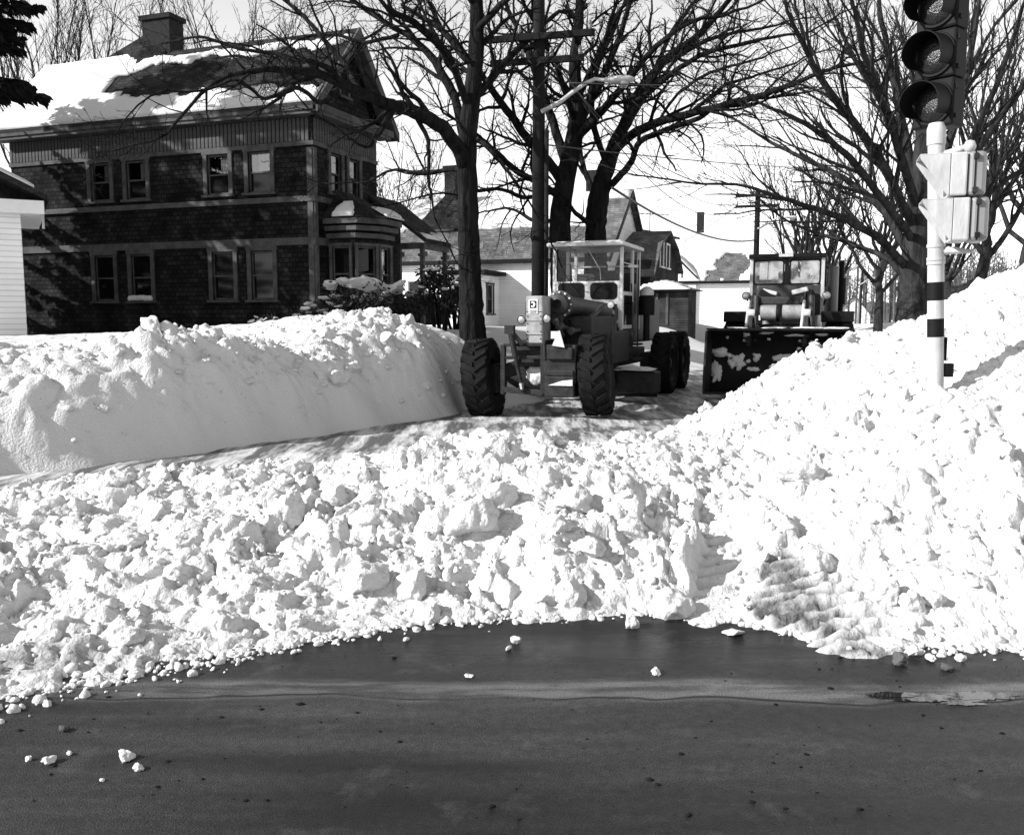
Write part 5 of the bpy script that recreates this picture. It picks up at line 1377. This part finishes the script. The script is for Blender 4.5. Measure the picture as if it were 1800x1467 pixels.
# the two-trunked clump behind the pole
tree('bare_tree', 'bare tree directly behind the near utility pole, left of the forked one', (988, 560), 25.0,
     [(990, 580, 0, .36), (988, 520, 0, .31), (985, 450, 0, .29), (985, 380, 0, .28), (995, 310, 0, .27), (1008, 250, 0, .25), (1014, 190, 0, .2), (1010, 110, 0, .15), (1018, 30, 0, .12), (1020, -80, 0, .09)],
     [[(990, 320, 0, .15), (958, 272, -.6, .13), (915, 225, -1.2, .11), (872, 165, -1.8, .09), (838, 115, -2.4, .07), (795, 75, -3, .05)],
      [(988, 345, 0, .11), (935, 318, -.8, .09), (885, 280, -1.5, .07), (845, 245, -2.2, .05)],
      [(998, 290, 0, .14), (968, 200, .6, .12), (935, 110, 1.2, .1), (900, 30, 1.8, .07), (870, -40, 2, .05)],
      [(1010, 235, 0, .13), (1050, 155, .6, .11), (1082, 80, 1.1, .09), (1105, 10, 1.6, .07)],
      [(1010, 250, 0, .12), (1062, 190, -.8, .1), (1105, 140, -1.5, .085), (1155, 85, -2.2, .065), (1215, 40, -2.8, .05)],
      [(984, 390, 0, .07), (935, 385, 1.0, .055), (895, 365, 1.6, .04), (855, 370, 2.2, .025)],
      [(1010, 220, 0, .1), (985, 130, -1.0, .085), (955, 60, -1.8, .07), (925, 0, -2.4, .05)],
      [(1012, 180, 0, .1), (1050, 100, 1.0, .08), (1085, 30, 1.6, .06)],
      [(985, 330, 0, .08), (930, 350, -1.4, .06), (880, 335, -2.2, .045), (830, 340, -3, .03)]], 12)
tree('bare_tree', 'forked bare tree behind the grader cab with limbs reaching over the street', (1048, 560), 25.5,
     [(1048, 580, 0, .40), (1047, 520, 0, .34), (1047, 440, 0, .31), (1048, 380, 0, .29), (1056, 330, 0, .26), (1068, 290, 0, .23), (1090, 235, 0, .18), (1125, 175, 0, .14), (1165, 110, 0, .11), (1230, 60, 0, .09), (1290, -10, 0, .06)],
     [[(1072, 275, 0, .13), (1110, 236, -.8, .12), (1160, 211, -1.6, .11), (1222, 196, -2.4, .095), (1290, 177, -3.2, .085), (1350, 160, -3.8, .075), (1405, 138, -4.3, .055), (1460, 112, -4.8, .04)],
      [(1056, 340, 0, .10), (1088, 312, -.4, .095), (1108, 285, -.8, .09), (1124, 252, -1.2, .08), (1175, 228, -1.8, .07), (1232, 212, -2.4, .06), (1258, 192, -2.7, .05), (1325, 184, -3.3, .03)],
      [(1080, 260, 0, .12), (1105, 190, .8, .11), (1145, 130, 1.5, .095), (1205, 92, 2.2, .08), (1275, 62, 2.8, .06), (1345, 50, 3.4, .04)],
      [(1052, 360, 0, .09), (1030, 300, 1, .08), (1022, 230, 1.6, .07), (1040, 150, 2, .06), (1070, 70, 2.4, .05)],
      [(1160, 211, -1.6, .05), (1200, 160, -2.2, .045), (1250, 130, -2.7, .04), (1310, 115, -3.2, .03), (1370, 95, -3.6, .02)],
      [(1222, 196, -2.4, .045), (1275, 150, -2.0, .04), (1330, 132, -1.7, .032), (1395, 110, -1.4, .025)],
      [(1125, 175, 0, .08), (1180, 130, -1, .07), (1240, 90, -1.8, .06), (1310, 70, -2.6, .045), (1380, 55, -3.2, .03)],
      [(1068, 290, 0, .1), (1045, 215, -1, .085), (1050, 140, -1.8, .07), (1075, 60, -2.4, .055)],
      [(1150, 130, 0, .07), (1180, 60, .8, .06), (1220, 10, 1.4, .045)],
      [(1046, 400, 0, .08), (1010, 370, -1, .06), (985, 340, -1.4, .04)]], 13)
# fan-shaped tree on the right behind the signal
FAN = dict(BASE, angle=(14, 38), up=.12, wander=.09, ratio=(.35, .65), dens=[1.2, 2.0, 3.2, 4.6], maxlen=[3.6, 2.0, 1.1, .6], grav=.03, rmin=.0042)
tree('bare_tree', 'bare fan-shaped tree on the right bank behind the traffic signal', (1606, 570), 19.0,
     [(1605, 590, 0, .36), (1606, 540, 0, .33), (1610, 470, 0, .31), (1616, 400, 0, .28), (1618, 340, 0, .24), (1622, 260, 0, .17), (1626, 160, 0, .12), (1632, 40, 0, .09), (1636, -100, 0, .06)],
     [[(1608, 400, 0, .11), (1570, 320, -.7, .095), (1510, 225, -1.4, .08), (1450, 140, -2.0, .06), (1405, 60, -2.5, .045), (1380, 0, -2.8, .03)],
      [(1602, 455, 0, .10), (1560, 385, .6, .085), (1485, 322, 1.2, .07), (1400, 278, 1.8, .05), (1330, 235, 2.4, .03)],
      [(1600, 480, 0, .09), (1545, 425, -.6, .08), (1475, 385, -1.1, .065), (1400, 355, -1.6, .045), (1335, 325, -2.1, .028)],
      [(1612, 350, 0, .11), (1592, 240, .5, .09), (1566, 130, .9, .07), (1542, 30, 1.3, .05)],
      [(1614, 370, 0, .10), (1585, 280, -1, .085), (1545, 180, -1.8, .065), (1510, 90, -2.5, .05), (1490, 10, -3, .035)],
      [(1618, 340, 0, .10), (1640, 230, -.5, .085), (1655, 120, -1, .07), (1665, 10, -1.5, .05)],
      [(1622, 350, 0, .11), (1665, 250, .6, .09), (1695, 140, 1.2, .07), (1715, 20, 1.7, .05)],
      [(1622, 400, 0, .10), (1685, 305, -.6, .085), (1745, 225, -1.2, .065), (1800, 150, -1.8, .045)],
      [(1620, 430, 0, .09), (1690, 380, .7, .075), (1760, 325, 1.3, .06), (1830, 280, 1.8, .04)],
      [(1606, 420, 0, .09), (1550, 340, -1.2, .075), (1490, 275, -2.0, .06), (1430, 232, -2.7, .045), (1365, 200, -3.3, .028)],
      [(1618, 380, 0, .09), (1700, 260, -1.4, .07), (1760, 140, -2.2, .05), (1790, 50, -2.8, .035)],
      [(1600, 500, 0, .07), (1550, 450, 1.0, .06), (1480, 420, 1.8, .05), (1420, 400, 2.5, .035)],
      [(1612, 330, 0, .08), (1560, 210, 1.4, .065), (1500, 110, 2.2, .05), (1460, 30, 3, .035)],
      [(1620, 310, 0, .08), (1680, 190, 1.5, .065), (1730, 80, 2.3, .045)]], 14, FAN, M['bark_grey'])

# free-standing procedural trees farther back: (px of base, py, distance, height m, spread, label, seed)
def vase_tree(x, y, Y, h, spread, label, seed, P, mat_, r0=.3, nl=9, group='bare trees beyond the machines', fork=.28):
    rs = np.random.default_rng(seed); b = at(x, y, Y)
    gz = float(base_h(np.array([b.x]), np.array([b.y]))[0][0]); gz = min(max(gz, -.1), 1.6)
    t = empty('bare_tree', (b.x, b.y, gz - .1), 0, label, 'tree', group)
    tp = [np.array((0, 0, -.4))]; n = 10
    for i in range(1, n + 1): tp.append(np.array((rs.normal(0, .08) * i / n * 2, rs.normal(0, .08) * i / n * 2, h * .62 * i / n)))
    tr = np.linspace(r0, r0 * .28, n + 1)
    mb = MB(); mb.tube([tuple(p) for p in tp], list(tr), 10); mb.build('trunk', mat_, t, smooth=True)
    cr = TubeSet(); grow(cr, tp[6:], tr[6] * .5, tr[-1], 1, rs, P)
    for k in range(nl):
        a = k * 2.4 + rs.uniform(-.4, .4); f = fork + (.55 - fork) * k / nl
        p = tp[0] + (np.array((0, 0, h * f)))
        out = np.array((math.cos(a), math.sin(a), 0)); pts = [p]; L = h * (.95 - f) * rs.uniform(.85, 1.1)
        for j in range(1, 9):
            u = j / 8; pts.append(p + out * (spread * L * (u ** .9)) + np.array((0, 0, L * (.35 * u + .65 * u ** 1.3) * (1.15 - spread * .3))) + rs.normal(0, .03, 3) * L * .3)
        cr.add(pts, np.linspace(r0 * .42, .02, 9)); grow(cr, pts, r0 * .42, .02, 1, rs, P)
    cr.build('crown', mat_, t)
    return t
MID = dict(FAN, levels=4, dens=[.9, 1.5, 2.3], maxlen=[3.6, 2.0, 1.2], rmin=.010)
for i, (x, y, Y, h, sp, lb) in enumerate([(1412, 545, 50, 10.5, .42, 'bare tree rising just behind the loader cab'), (1452, 548, 56, 11.5, .42, 'bare tree right of the one behind the loader cab'), 
                                         (1545, 545, 48, 10, .55, 'bare tree low behind the fan-shaped tree, left of its trunk'), (1725, 520, 32, 10, .45, 'bare tree right of the traffic signal'), (1800, 520, 36, 12, .5, 'bare tree at the right edge of the picture'),
                                         (1660, 530, 46, 9, .45, 'bare tree seen between the fan-shaped tree and the signal pole')]):
    vase_tree(x, y, Y, h, sp, lb, 50 + i, MID, M['bark_grey'], r0=.26)
THIN = dict(MID, levels=3, rmin=.012, dens=[1.2, 2.0])
for i, (x, y, Y, h, sp, lb) in enumerate([(690, 540, 55, 11, .45, 'thin bare tree between the shingled house and the maple'), (735, 540, 62, 10, .45, 'thin bare tree beside the white house chimney'), (60, 540, 48, 17.5, .3, 'thin bare tree behind the house, nearest the spruce'),
                                         (125, 540, 50, 18, .3, 'thin bare tree behind the house left of the chimney'), (215, 540, 52, 18.5, .3, 'thin bare tree just left of the house chimney'), (420, 540, 50, 18, .35, 'thin bare tree above the house ridge right of its chimney')]):
    vase_tree(x, y, Y, h, sp, lb, 80 + i, THIN, M['bark_grey'], r0=.15, nl=8, group='thin trees behind the houses')
# far wooded hill closing the street: one mass
rs = np.random.default_rng(91); ts = TubeSet()
for k in range(380):
    x = rs.uniform(1330, 1990); Y = rs.uniform(120, 190); b = np.array(at(x, 548, Y)); b[2] = 0.5 + (Y - 120) * .04
    h = rs.uniform(7, 12) * (.65 if x < 1430 else 1.0)
    pts = [b, b + np.array((rs.normal(0, .2), 0, h * .5)), b + np.array((rs.normal(0, .5), 0, h))]
    ts.add(pts, [.16, .1, .03])
    for j in range(14):
        p = b + np.array((0, 0, h * rs.uniform(.2, .9))); d = unit(np.array((rs.normal(0, 1), rs.normal(0, 1), rs.uniform(.4, 1.4)))) * h * rs.uniform(.12, .3)
        ts.add([p, p + d * .5, p + d + rs.normal(0, .2, 3)], [.05, .035, .02])
        for q in range(2):
            e = p + d * rs.uniform(.4, .9); ts.add([e, e + unit(rs.normal(0, 1, 3) + np.array((0, 0, .6))) * h * .09], [.025, .012])
fw = ts.build('far_woods', M['wood_far'], None); tag(fw, 'dim far woods closing the end of the street', 'woods', kind='stuff')
hv = []; nxh = 90
for i in range(nxh + 1):
    x = 1300 + i * 9; p0 = at(x, 560, 195)
    hh = 5.2 + 1.6 * mnoise.noise((x * .012, 0, 0)) + .8 * mnoise.noise((x * .06, 0, 2)); hh *= min(1, max(.1, (x - 1300) / 90))
    for (dy, z) in ((0, -1), (4, hh * .5), (14, hh), (40, hh * .9)): hv.append((p0.x, p0.y + dy, z))
hf = [(i * 4 + j, i * 4 + j + 4, i * 4 + j + 5, i * 4 + j + 1) for i in range(nxh) for j in range(3)]
tag(np_mesh('hill', hv, hf, M['hill']), kind='structure')

# ---------------------------------------------------------------- spruce row off the left edge (its boughs enter the frame and shade the house)
def spruce(X, Y, h, R0, label, seed, z0=1.5):
    rs = np.random.default_rng(seed); t = empty('spruce_tree', (X, Y, .8), 0, label, 'tree', 'spruces at the left edge')
    mb = MB(); mb.tube([(0, 0, -.5), (0, 0, h)], [.3, .03], 10); mb.build('trunk', M['bark'], t, smooth=True)
    V = []; Fq = []; n = 0; bt = TubeSet()
    z = z0
    while z < h - .3:
        Rr = R0 * (1 - z / h) ** .85 + .2; nb = 7
        for k in range(nb):
            a = rs.uniform(0, 6.28); L = Rr * rs.uniform(.75, 1.1); o = np.array((math.cos(a), math.sin(a), 0)); pts = []
            for j in range(7):
                u = j / 6; pts.append(np.array((0, 0, z)) + o * L * u + np.array((0, 0, -.30 * L * u + .22 * L * u * u)))
            bt.add(pts, np.linspace(.04, .008, 7)); side = np.array((-o[1], o[0], 0))
            m = int(L * 30)
            for q in range(m):
                u = rs.uniform(.15, 1); kk = min(int(u * 6), 5); p = pts[kk] + (pts[kk + 1] - pts[kk]) * (u * 6 - kk)
                s = 1 if rs.random() < .5 else -1; ln = rs.uniform(.25, .55) * (1.1 - .5 * u)
                d = unit(o * .6 + side * s * rs.uniform(.2, 1) + np.array((0, 0, -rs.uniform(.1, 1.3)))) * ln
                w = unit(crs(d, rs.normal(0, 1, 3))) * .05
                b0 = n; V += [p - w * .6, p + w * .6, p + d * .6 + w, p + d, p + d * .6 - w]
                Fq += [(b0, b0 + 1, b0 + 2, b0 + 4), (b0 + 4, b0 + 2, b0 + 3, b0 + 3)]; n += 5
                w2 = unit(crs(d, w)) * .05
                b0 = n; V += [p - w2 * .6, p + w2 * .6, p + d * .6 + w2, p + d, p + d * .6 - w2]
                Fq += [(b0, b0 + 1, b0 + 2, b0 + 4), (b0 + 4, b0 + 2, b0 + 3, b0 + 3)]; n += 5
        z += .42
    bt.build('boughs', M['bark'], t)['kind'] = 'stuff'
    me = MB(); me.v = [tuple(p) for p in V]; me.f = [f if f[2] != f[3] else f[:3] for f in Fq]
    me.build('foliage', M['needle'], t, fix=False)
spruce(-12.2, 19.8, 15, 3.7, 'dark spruce whose drooping bough hangs into the upper left corner', 5, 6.0)
spruce(-17.6, 24.6, 15.5, 3.8, 'spruce standing left of the shingled house, nearer the road', 6)
spruce(-19.0, 27.9, 15.0, 3.6, 'spruce standing left of the shingled house, beside its wall', 7)
spruce(-22.0, 26.0, 17, 3.8, 'spruce farthest out beyond the left edge', 8)

# ---------------------------------------------------------------- snowy evergreen shrubs at the house
def shrub(x, y, Y, w, h, label, seed, leaves=1500, snowy=12):
    rs = np.random.default_rng(seed); b = at(x, y, Y); t = empty('evergreen_shrub', (b.x, b.y, b.z), 0, label, 'shrub', 'shrubs before the house')
    V = []; Fc = []; n = 0; st = TubeSet()
    cl = [(rs.uniform(-w, w) * .75, rs.uniform(-w, w) * .4, rs.uniform(.25, .9) * h, rs.uniform(.25, .5) * min(w, h)) for _ in range(14)]
    for c in cl: st.add([np.array((c[0] * .2, c[1] * .2, -.3)), np.array((c[0] * .6, c[1] * .6, c[2] * .5)), np.array(c[:3])], [.03, .02, .01])
    for i in range(leaves):
        c = cl[rs.integers(len(cl))]; d = unit(rs.normal(0, 1, 3)); p = np.array(c[:3]) + d * c[3] * rs.uniform(.6, 1.05)
        a = unit(d + np.array((0, 0, -.7)) + rs.normal(0, .4, 3)); s = unit(crs(a, rs.normal(0, 1, 3))); L = rs.uniform(.08, .16); ww = L * .2
        V += [p, p + a * L * .5 + s * ww, p + a * L, p + a * L * .5 - s * ww]; Fc.append((n, n + 1, n + 2, n + 3)); n += 4
    st.build('stem', M['bark'], t)
    np_mesh('foliage', V, Fc, M['leaf'], t, smooth=False)
    for i in range(snowy):
        c = cl[i % len(cl)]; o = bpy.data.objects.new('snow_cap', big_chunks[i % 9]); C.objects.link(o); o.parent = t
        o.location = (c[0] + rs.normal(0, .1), c[1] - .1, c[2] + c[3] * .75); s = c[3] * rs.uniform(.35, .75); o.scale = (s, s, s * .35); o.rotation_euler = (rs.normal(0, .2), rs.normal(0, .3), rs.uniform(0, 6))
shrub(650, 585, 22.5, 1.45, 1.15, 'wide snow-laden evergreen shrub under the bay window', 1, 2600, 16)
shrub(560, 590, 21.5, .75, .65, 'low snow-laden evergreen shrub left of the widest one', 2, 1100, 14)
shrub(775, 585, 22.0, .55, 1.75, 'tall dark evergreen shrub between the house porch and the maple', 3, 1700, 8)
shrub(800, 565, 24.0, .6, .9, 'dark evergreen shrub right behind the maple trunk', 5, 900, 3)
shrub(455, 588, 21.0, .55, .35, 'nearly buried shrub left of the bay window', 4, 260, 10)

# ================================================================== poles, lamps, wires
def crossarm(parent, z, L, th=.1, y=0.0):
    mb = MB(); mb.box((0, y, z), (L, th, th * 1.15)); ca = mb.build('crossarm', M['pole'], parent)
    for k in range(4):
        x = (-.46 + k * .307) * L; mb = MB(); mb.lathe([(.03, 0), (.045, .04), (.05, .09), (.03, .14), (.035, .18), (.001, .2)], (x, y, z + th * .55), ZUP, 8); mb.build('insulator', M['greycase'], ca)
    for s in (-1, 1):
        mb = MB(); mb.bar((s * L * .28, y - .06, z - .05), (0, y - .12, z - .65), .035, .02); mb.build('brace', M['darkmetal'], parent)
    return ca
def utility_pole(x, Y, ytop, r, arms, rz, label, py=560):
    b = at(x, py, Y); zt_ = at(x, ytop, Y).z; p = empty('utility_pole', (b.x, b.y, 0), rz, label, 'pole', 'utility poles along the street')
    mb = MB(); mb.tube([(0, 0, -.5), (0, 0, zt_ * .5), (0, 0, zt_)], [r, r * .87, r * .72], 14); mb.build('shaft', M['pole'], p, smooth='auto')
    for (yy, L) in arms: crossarm(p, at(x, yy, Y).z, L, .11, -(r + .06))
    return p, b
pA, bA = utility_pole(946, 20.5, -60, .165, [(70, 2.5), (112, 2.05)], R_(-14), 'near utility pole with two crossarms and a street lamp, left of the forked tree')
mb = MB(); mb.tube([(.19, -.06, .3), (.19, -.06, at(960, 230, 20.5).z)], .05, 10); mb.build('conduit', M['pole'], pA, smooth=True)
pB, bB = utility_pole(1326, 46.0, 334, .17, [(344, 2.1), (363, 2.1)], R_(-20), 'far utility pole with two crossarms standing left of the loader cab')
def street_lamp(x0, y0, x1, y1, Y, scale, label, lens=True):
    a = at(x0, y0, Y); e = at(x1, y1, Y - .6 * scale)
    s = empty('street_lamp', a, 0, label, 'street lamp', 'street lamps on the poles'); d = e - a
    pts = [Vector((0, 0, 0)), d * .3, d * .55 + Vector((0, 0, abs(d.z) * .06)), d * .72 + Vector((0, 0, .10 * abs(d.x))), d * .86 + Vector((0, 0, .09 * abs(d.x))), d]
    pts[2] = d * .5 + Vector((0, 0, .06 * abs(d.x)))
    mb = MB(); mb.tube(pts, [.05 * scale, .045 * scale, .042 * scale, .04 * scale, .038 * scale, .036 * scale], 10); mb.build('arm', M['silver'], s, smooth=True)
    h = Vector((d.x, d.y * .3, 0)).normalized(); mb = MB()
    prof = [(.02, -.05), (.07, .02), (.105, .15), (.13, .35), (.12, .52), (.06, .62), (.001, .64)]
    mb.M = Matrix.Translation(d) @ Matrix.Diagonal((1, 1, .62, 1)); mb.lathe([(r * scale, q * scale) for r, q in prof], (0, 0, 0), h, 16); hd = mb.build('lamp_head', M['silver'], s, smooth=True)
    if lens:
        mb = MB(); mb.lathe([(.11 * scale, 0), (.105 * scale, -.06 * scale), (.07 * scale, -.11 * scale), (.001, -.13 * scale)], d + h * .40 * scale + Vector((0, 0, -.05 * scale)), ZUP, 16); mb.build('lamp_glass', M['lamp'], s, smooth=True)
    mb = MB(); mb.bar(d * .12, Vector((0, 0, .02)) + d * 0, .07 * scale); mb.build('arm_clamp', M['darkmetal'], s)
street_lamp(952, 196, 1062, 141, 20.3, 1.0, 'street lamp on a long pale arm on the near utility pole')
street_lamp(1332, 402, 1378, 382, 45.8, 1.0, 'street lamp on the far utility pole left of the loader')
for i, (x, Y, yt) in enumerate([(1418, 70, 432), (1472, 95, 445), (1512, 118, 470)]):
    p, b = utility_pole(x, Y, yt, .15, [], R_(-20), ['distant pole with a pale lamp arm above the loader cab', 'distant pole right of the loader exhaust', 'most distant pole, before the far garage'][i])
    street_lamp(x, yt + [12, 35, 30][i], x + [34, 26, 22][i], yt + [-4, 22, 18][i], Y - .2, 1.2, ['distant lamp arm above the loader cab roof', 'distant lamp arm right of the loader exhaust', 'most distant lamp arm near the far garage'][i], False)
def wire(pts, r, label, sag=0.0):
    a, b = at(*pts[0]), at(*pts[1]); n = 24
    P = [a.lerp(b, k / n) - ZUP * (sag * 4 * (k / n) * (1 - k / n)) for k in range(n + 1)]
    o = a.copy(); w = MB().tube([q - o for q in P], r, 5).build('overhead_wire', M['wire'], None, smooth=True); w.location = o
    tag(w, label, 'wire', 'overhead wires')
for (a, b, r, sag, lb) in [((1076, 330, 24), (1326, 422, 46), .035, .5, 'thick dark cable dropping from the forked tree to the far pole'), ((962, 255, 20.5), (1570, 292, 60), .016, .3, 'single thin wire crossing the open sky'),
                           ((975, 112, 20.4), (1292, 358, 46), .014, 1.0, 'upper of the paired wires running down to the far pole'), ((990, 125, 20.4), (1294, 364, 46), .014, 1.4, 'lower of the paired wires running down to the far pole'),
                           ((1000, 70, 20.4), (1360, 342, 46), .013, .6, 'wire from the near top crossarm to the far top crossarm'), ((1000, 146, 18), (1900, 148, 30), .012, .1, 'level wire high behind the traffic signal'),
                           ((1292, 365, 46), (1160, 440, 72), .02, .3, 'service wire from the far pole to the white house'), ((640, 352, 32), (800, 330, 45), .014, .2, 'wire beside the white house chimney'), ((1150, 362, 46), (1300, 372, 47), .014, .2, 'short low wire left of the far pole')]:
    wire((a, b), r, lb, sag)
def antenna(x, y0, y1, Y, w, label):
    b = at(x, y0, Y); h = at(x, y1, Y).z - b.z; a = empty('television_antenna', b, R_(25), label, 'antenna')
    MB().tube([(0, 0, 0), (0, 0, h)], .025, 6).build('mast', M['darkmetal'], a); MB().bar((-w, 0, h * .88), (w, 0, h * .92), .03).build('boom', M['darkmetal'], a)
    mb = MB()
    for k in range(9): mb.bar((-w + k * w / 4, -.5 + .03 * k, h * .9), (-w + k * w / 4, .5 - .03 * k, h * .9), .015)
    mb.build('element', M['darkmetal'], a)
antenna(1142, 415, 372, 46, 1.1, 'television antenna above the gambrel roof')
antenna(786, 400, 296, 50, .8, 'thin antenna mast beside the white house chimney')

# ================================================================== traffic signal
SP = at(1657, 690, 6.7); SP.z = 0
TS = empty('traffic_signal', SP, 0, 'traffic signal on a pale banded pole in the right snow bank', 'traffic signal')
topz = at(1646, 232, 6.7).z; lean = Vector((at(1646, 232, 6.7).x - SP.x, 0, topz)); 
ax_ = lean.normalized()
def on(z): return lean * (z / topz)
z_ = lambda y: at(1655, y, 6.7).z
mb = MB(); mb.tube([on(-.2), on(topz + .0)], .057, 20); pole_ = mb.build('pole', M['silver'], TS, smooth='auto')
mb = MB(); mb.tube([on(topz - .09), on(topz + .02), on(topz + .06)], [.064, .064, .05], 20); mb.build('collar', M['silver'], TS, smooth='auto')
for (a, b) in ((528, 496), (592, 560)):
    mb = MB(); mb.tube([on(z_(a)), on(z_(b))], .0585, 20, cap=False); mb.build('painted_band', M['black'], pole_, smooth=True)
for y in (455, 462, 432):
    mb = MB(); mb.tube([on(z_(y) - .012), on(z_(y) + .012)], .063, 20); mb.build('clamp_ring', M['silver'], pole_, smooth='auto')
mb = MB(); mb.box(on(z_(650)) + Vector((.085, -.02, 0)), (.06, .05, .10)); mb.build('junction_box', M['black'], TS, bevel=.006)
mb = MB(); mb.box(on(z_(613)) + Vector((.062, -.02, 0)), (.012, .03, .17)); mb.build('conduit_strip', M['black'], TS)
# vehicle head: three sections facing the road to the left of the camera
vdir = Vector((-SP.x, -SP.y, 0)).normalized()
vface = Matrix.Rotation(R_(-26), 3, 'Z') @ vdir
vx = Vector((-vface.y, vface.x, 0))
zc0 = z_(180); off = on(zc0); hc_ = off + Vector((.06, .10, 0))
rot = Matrix((vx, -vface, ZUP)).transposed()
for k in range(3):
    c = hc_ + ZUP * (.338 * k)
    mb = MB(); mb.box(c, (.30, .18, .334), rot); sec = mb.build('signal_section', M['black'], TS, bevel=.018)
    lc = c + vface * .092
    mb = MB(); mb.lathe([(.135, 0), (.11, .02), (.06, .033), (.001, .037)], lc, vface, 28); mb.build('lens', M['lens'], sec, smooth=True)
    mb = MB(); n = 30; V = []; Fc = []
    up_ = ZUP; sd = vx
    for i in range(n + 1):
        a = R_(-128 + 256 * i / n); d = up_ * math.cos(a) + sd * math.sin(a)
        Lv = .20 - .07 * max(0, -math.cos(a)) ** 1.0
        for (r, q) in ((.146, 0), (.143, Lv), (.139, Lv), (.142, 0)): V.append(lc + d * r + vface * q - up_ * (.02 * q / .26))
    for i in range(n):
        for j in range(3): Fc.append((i * 4 + j, i * 4 + 4 + j, i * 4 + 5 + j, i * 4 + 1 + j))
    mb._add(V, Fc); mb.build('visor', M['black'], sec, smooth='auto', fix=False)
    mb = MB(); mb.lathe([(.15, -.005), (.156, .005), (.152, .014), (.137, .014)], lc, vface, 28); mb.build('lens_ring', M['black'], sec, smooth='auto')
    mb = MB(); e = c + vx * .152 + vface * .05
    for dz in (-.1, .1): mb.box(e + ZUP * dz, (.02, .03, .03), rot)
    mb.build('door_hinge', M['black'], sec)
mb = MB(); mb.tube([on(topz + .03), hc_ - ZUP * .165], .04, 12); mb.build('slip_fitting', M['black'], TS, smooth='auto')
# two pedestrian heads, hoods pointing left
PD = Vector((-.94, .32, 0)).normalized(); PX = Vector((-PD.y, PD.x, 0)); prot = Matrix((PD, PX, ZUP)).transposed()
px_ = lambda x, y: at(x, y, 6.6) - SP
for (yc, nm) in ((316, 0), (392, 1)):
    c = px_(1672 + 4 * nm, yc); c = Vector((c.x - .035, -.24, c.z))
    mb = MB(); mb.box(c, (.11, .29, .29), prot); ph = mb.build('pedestrian_head', M['silver'], TS, bevel=.012)
    mb = MB(); mb.box(c - PD * .115, (.12, .27, .30), prot); mb.build('rear_case', M['greycase'], ph, bevel=.03)
    mb = MB(); mb.box(c + PD * .058, (.008, .24, .24), prot); mb.build('message_lens', M['lens'], ph)
    f = c + PD * .055
    for s in (-1, 1):
        a = f + PX * (s * .142)
        mb = MB(); mb.prism([a + ZUP * .135, a - ZUP * .135, a - ZUP * .135 + PD * .015, a + ZUP * .115 + PD * .19, a + ZUP * .135 + PD * .19], PX * (.006 * s)); mb.build('hood_side', M['silver'], ph)
    mb = MB(); mb.box(f + ZUP * .139 + PD * .095, (.19, .295, .006), prot); mb.build('hood_top', M['silver'], ph)
    for dz in (-.11, .11):
        mb = MB(); mb.box(c - PD * .057 + ZUP * dz - PX * .0 + Vector((0, -.15, 0)), (.03, .03, .035), prot); mb.build('latch', M['darkmetal'], ph)
    mb = MB(); mb.box(c - PD * .056 + Vector((0, -.142, 0)), (.008, .012, .29), prot); mb.build('hinge_seam', M['black'], ph)
a = px_(1660, 268); e = px_(1690, 262); mb = MB(); mb.tube([Vector((a.x, 0, a.z)), Vector((a.x + .05, -.06, a.z + .005)), Vector((e.x, -.2, e.z))], .022, 10); br = mb.build('bracket_arm', M['silver'], TS, smooth=True)
mb = MB(); mb.lathe([(.001, -.045), (.03, -.035), (.042, 0), (.03, .035), (.001, .045)], Vector((e.x + .01, -.2, e.z)), ZUP, 14); mb.build('bracket_cap', M['silver'], br, smooth=True)
mb = MB(); mb.tube([Vector((e.x + .01, -.2, e.z)), Vector((e.x + .01, -.2, e.z - .08))], .02, 10); mb.build('bracket_nipple', M['silver'], br, smooth=True)
a = on(z_(443)); e = px_(1698, 445); mb = MB(); mb.tube([a, Vector((a.x + .08, -.04, a.z + .01)), Vector((e.x, -.2, e.z + .005))], [.034, .03, .012], 10); mb.build('bracket_arm', M['silver'], TS, smooth=True)
# signs of an old stone wall under the snow at the right
for i, (x, y, Y, s, lb) in enumerate([(1690, 518, 15, .34, 'dark boulder of a wall showing above the right bank, left one'), (1716, 500, 15, .26, 'dark boulder of a wall showing above the right bank, right one')]):
    p = at(x, y, Y); o = bpy.data.objects.new('boulder', big_chunks[i + 3].copy()); o.data.materials.clear(); o.data.materials.append(M['bark_grey']); C.objects.link(o); o.location = p; o.scale = (s, s, s * .5); tag(o, lb, 'boulder')
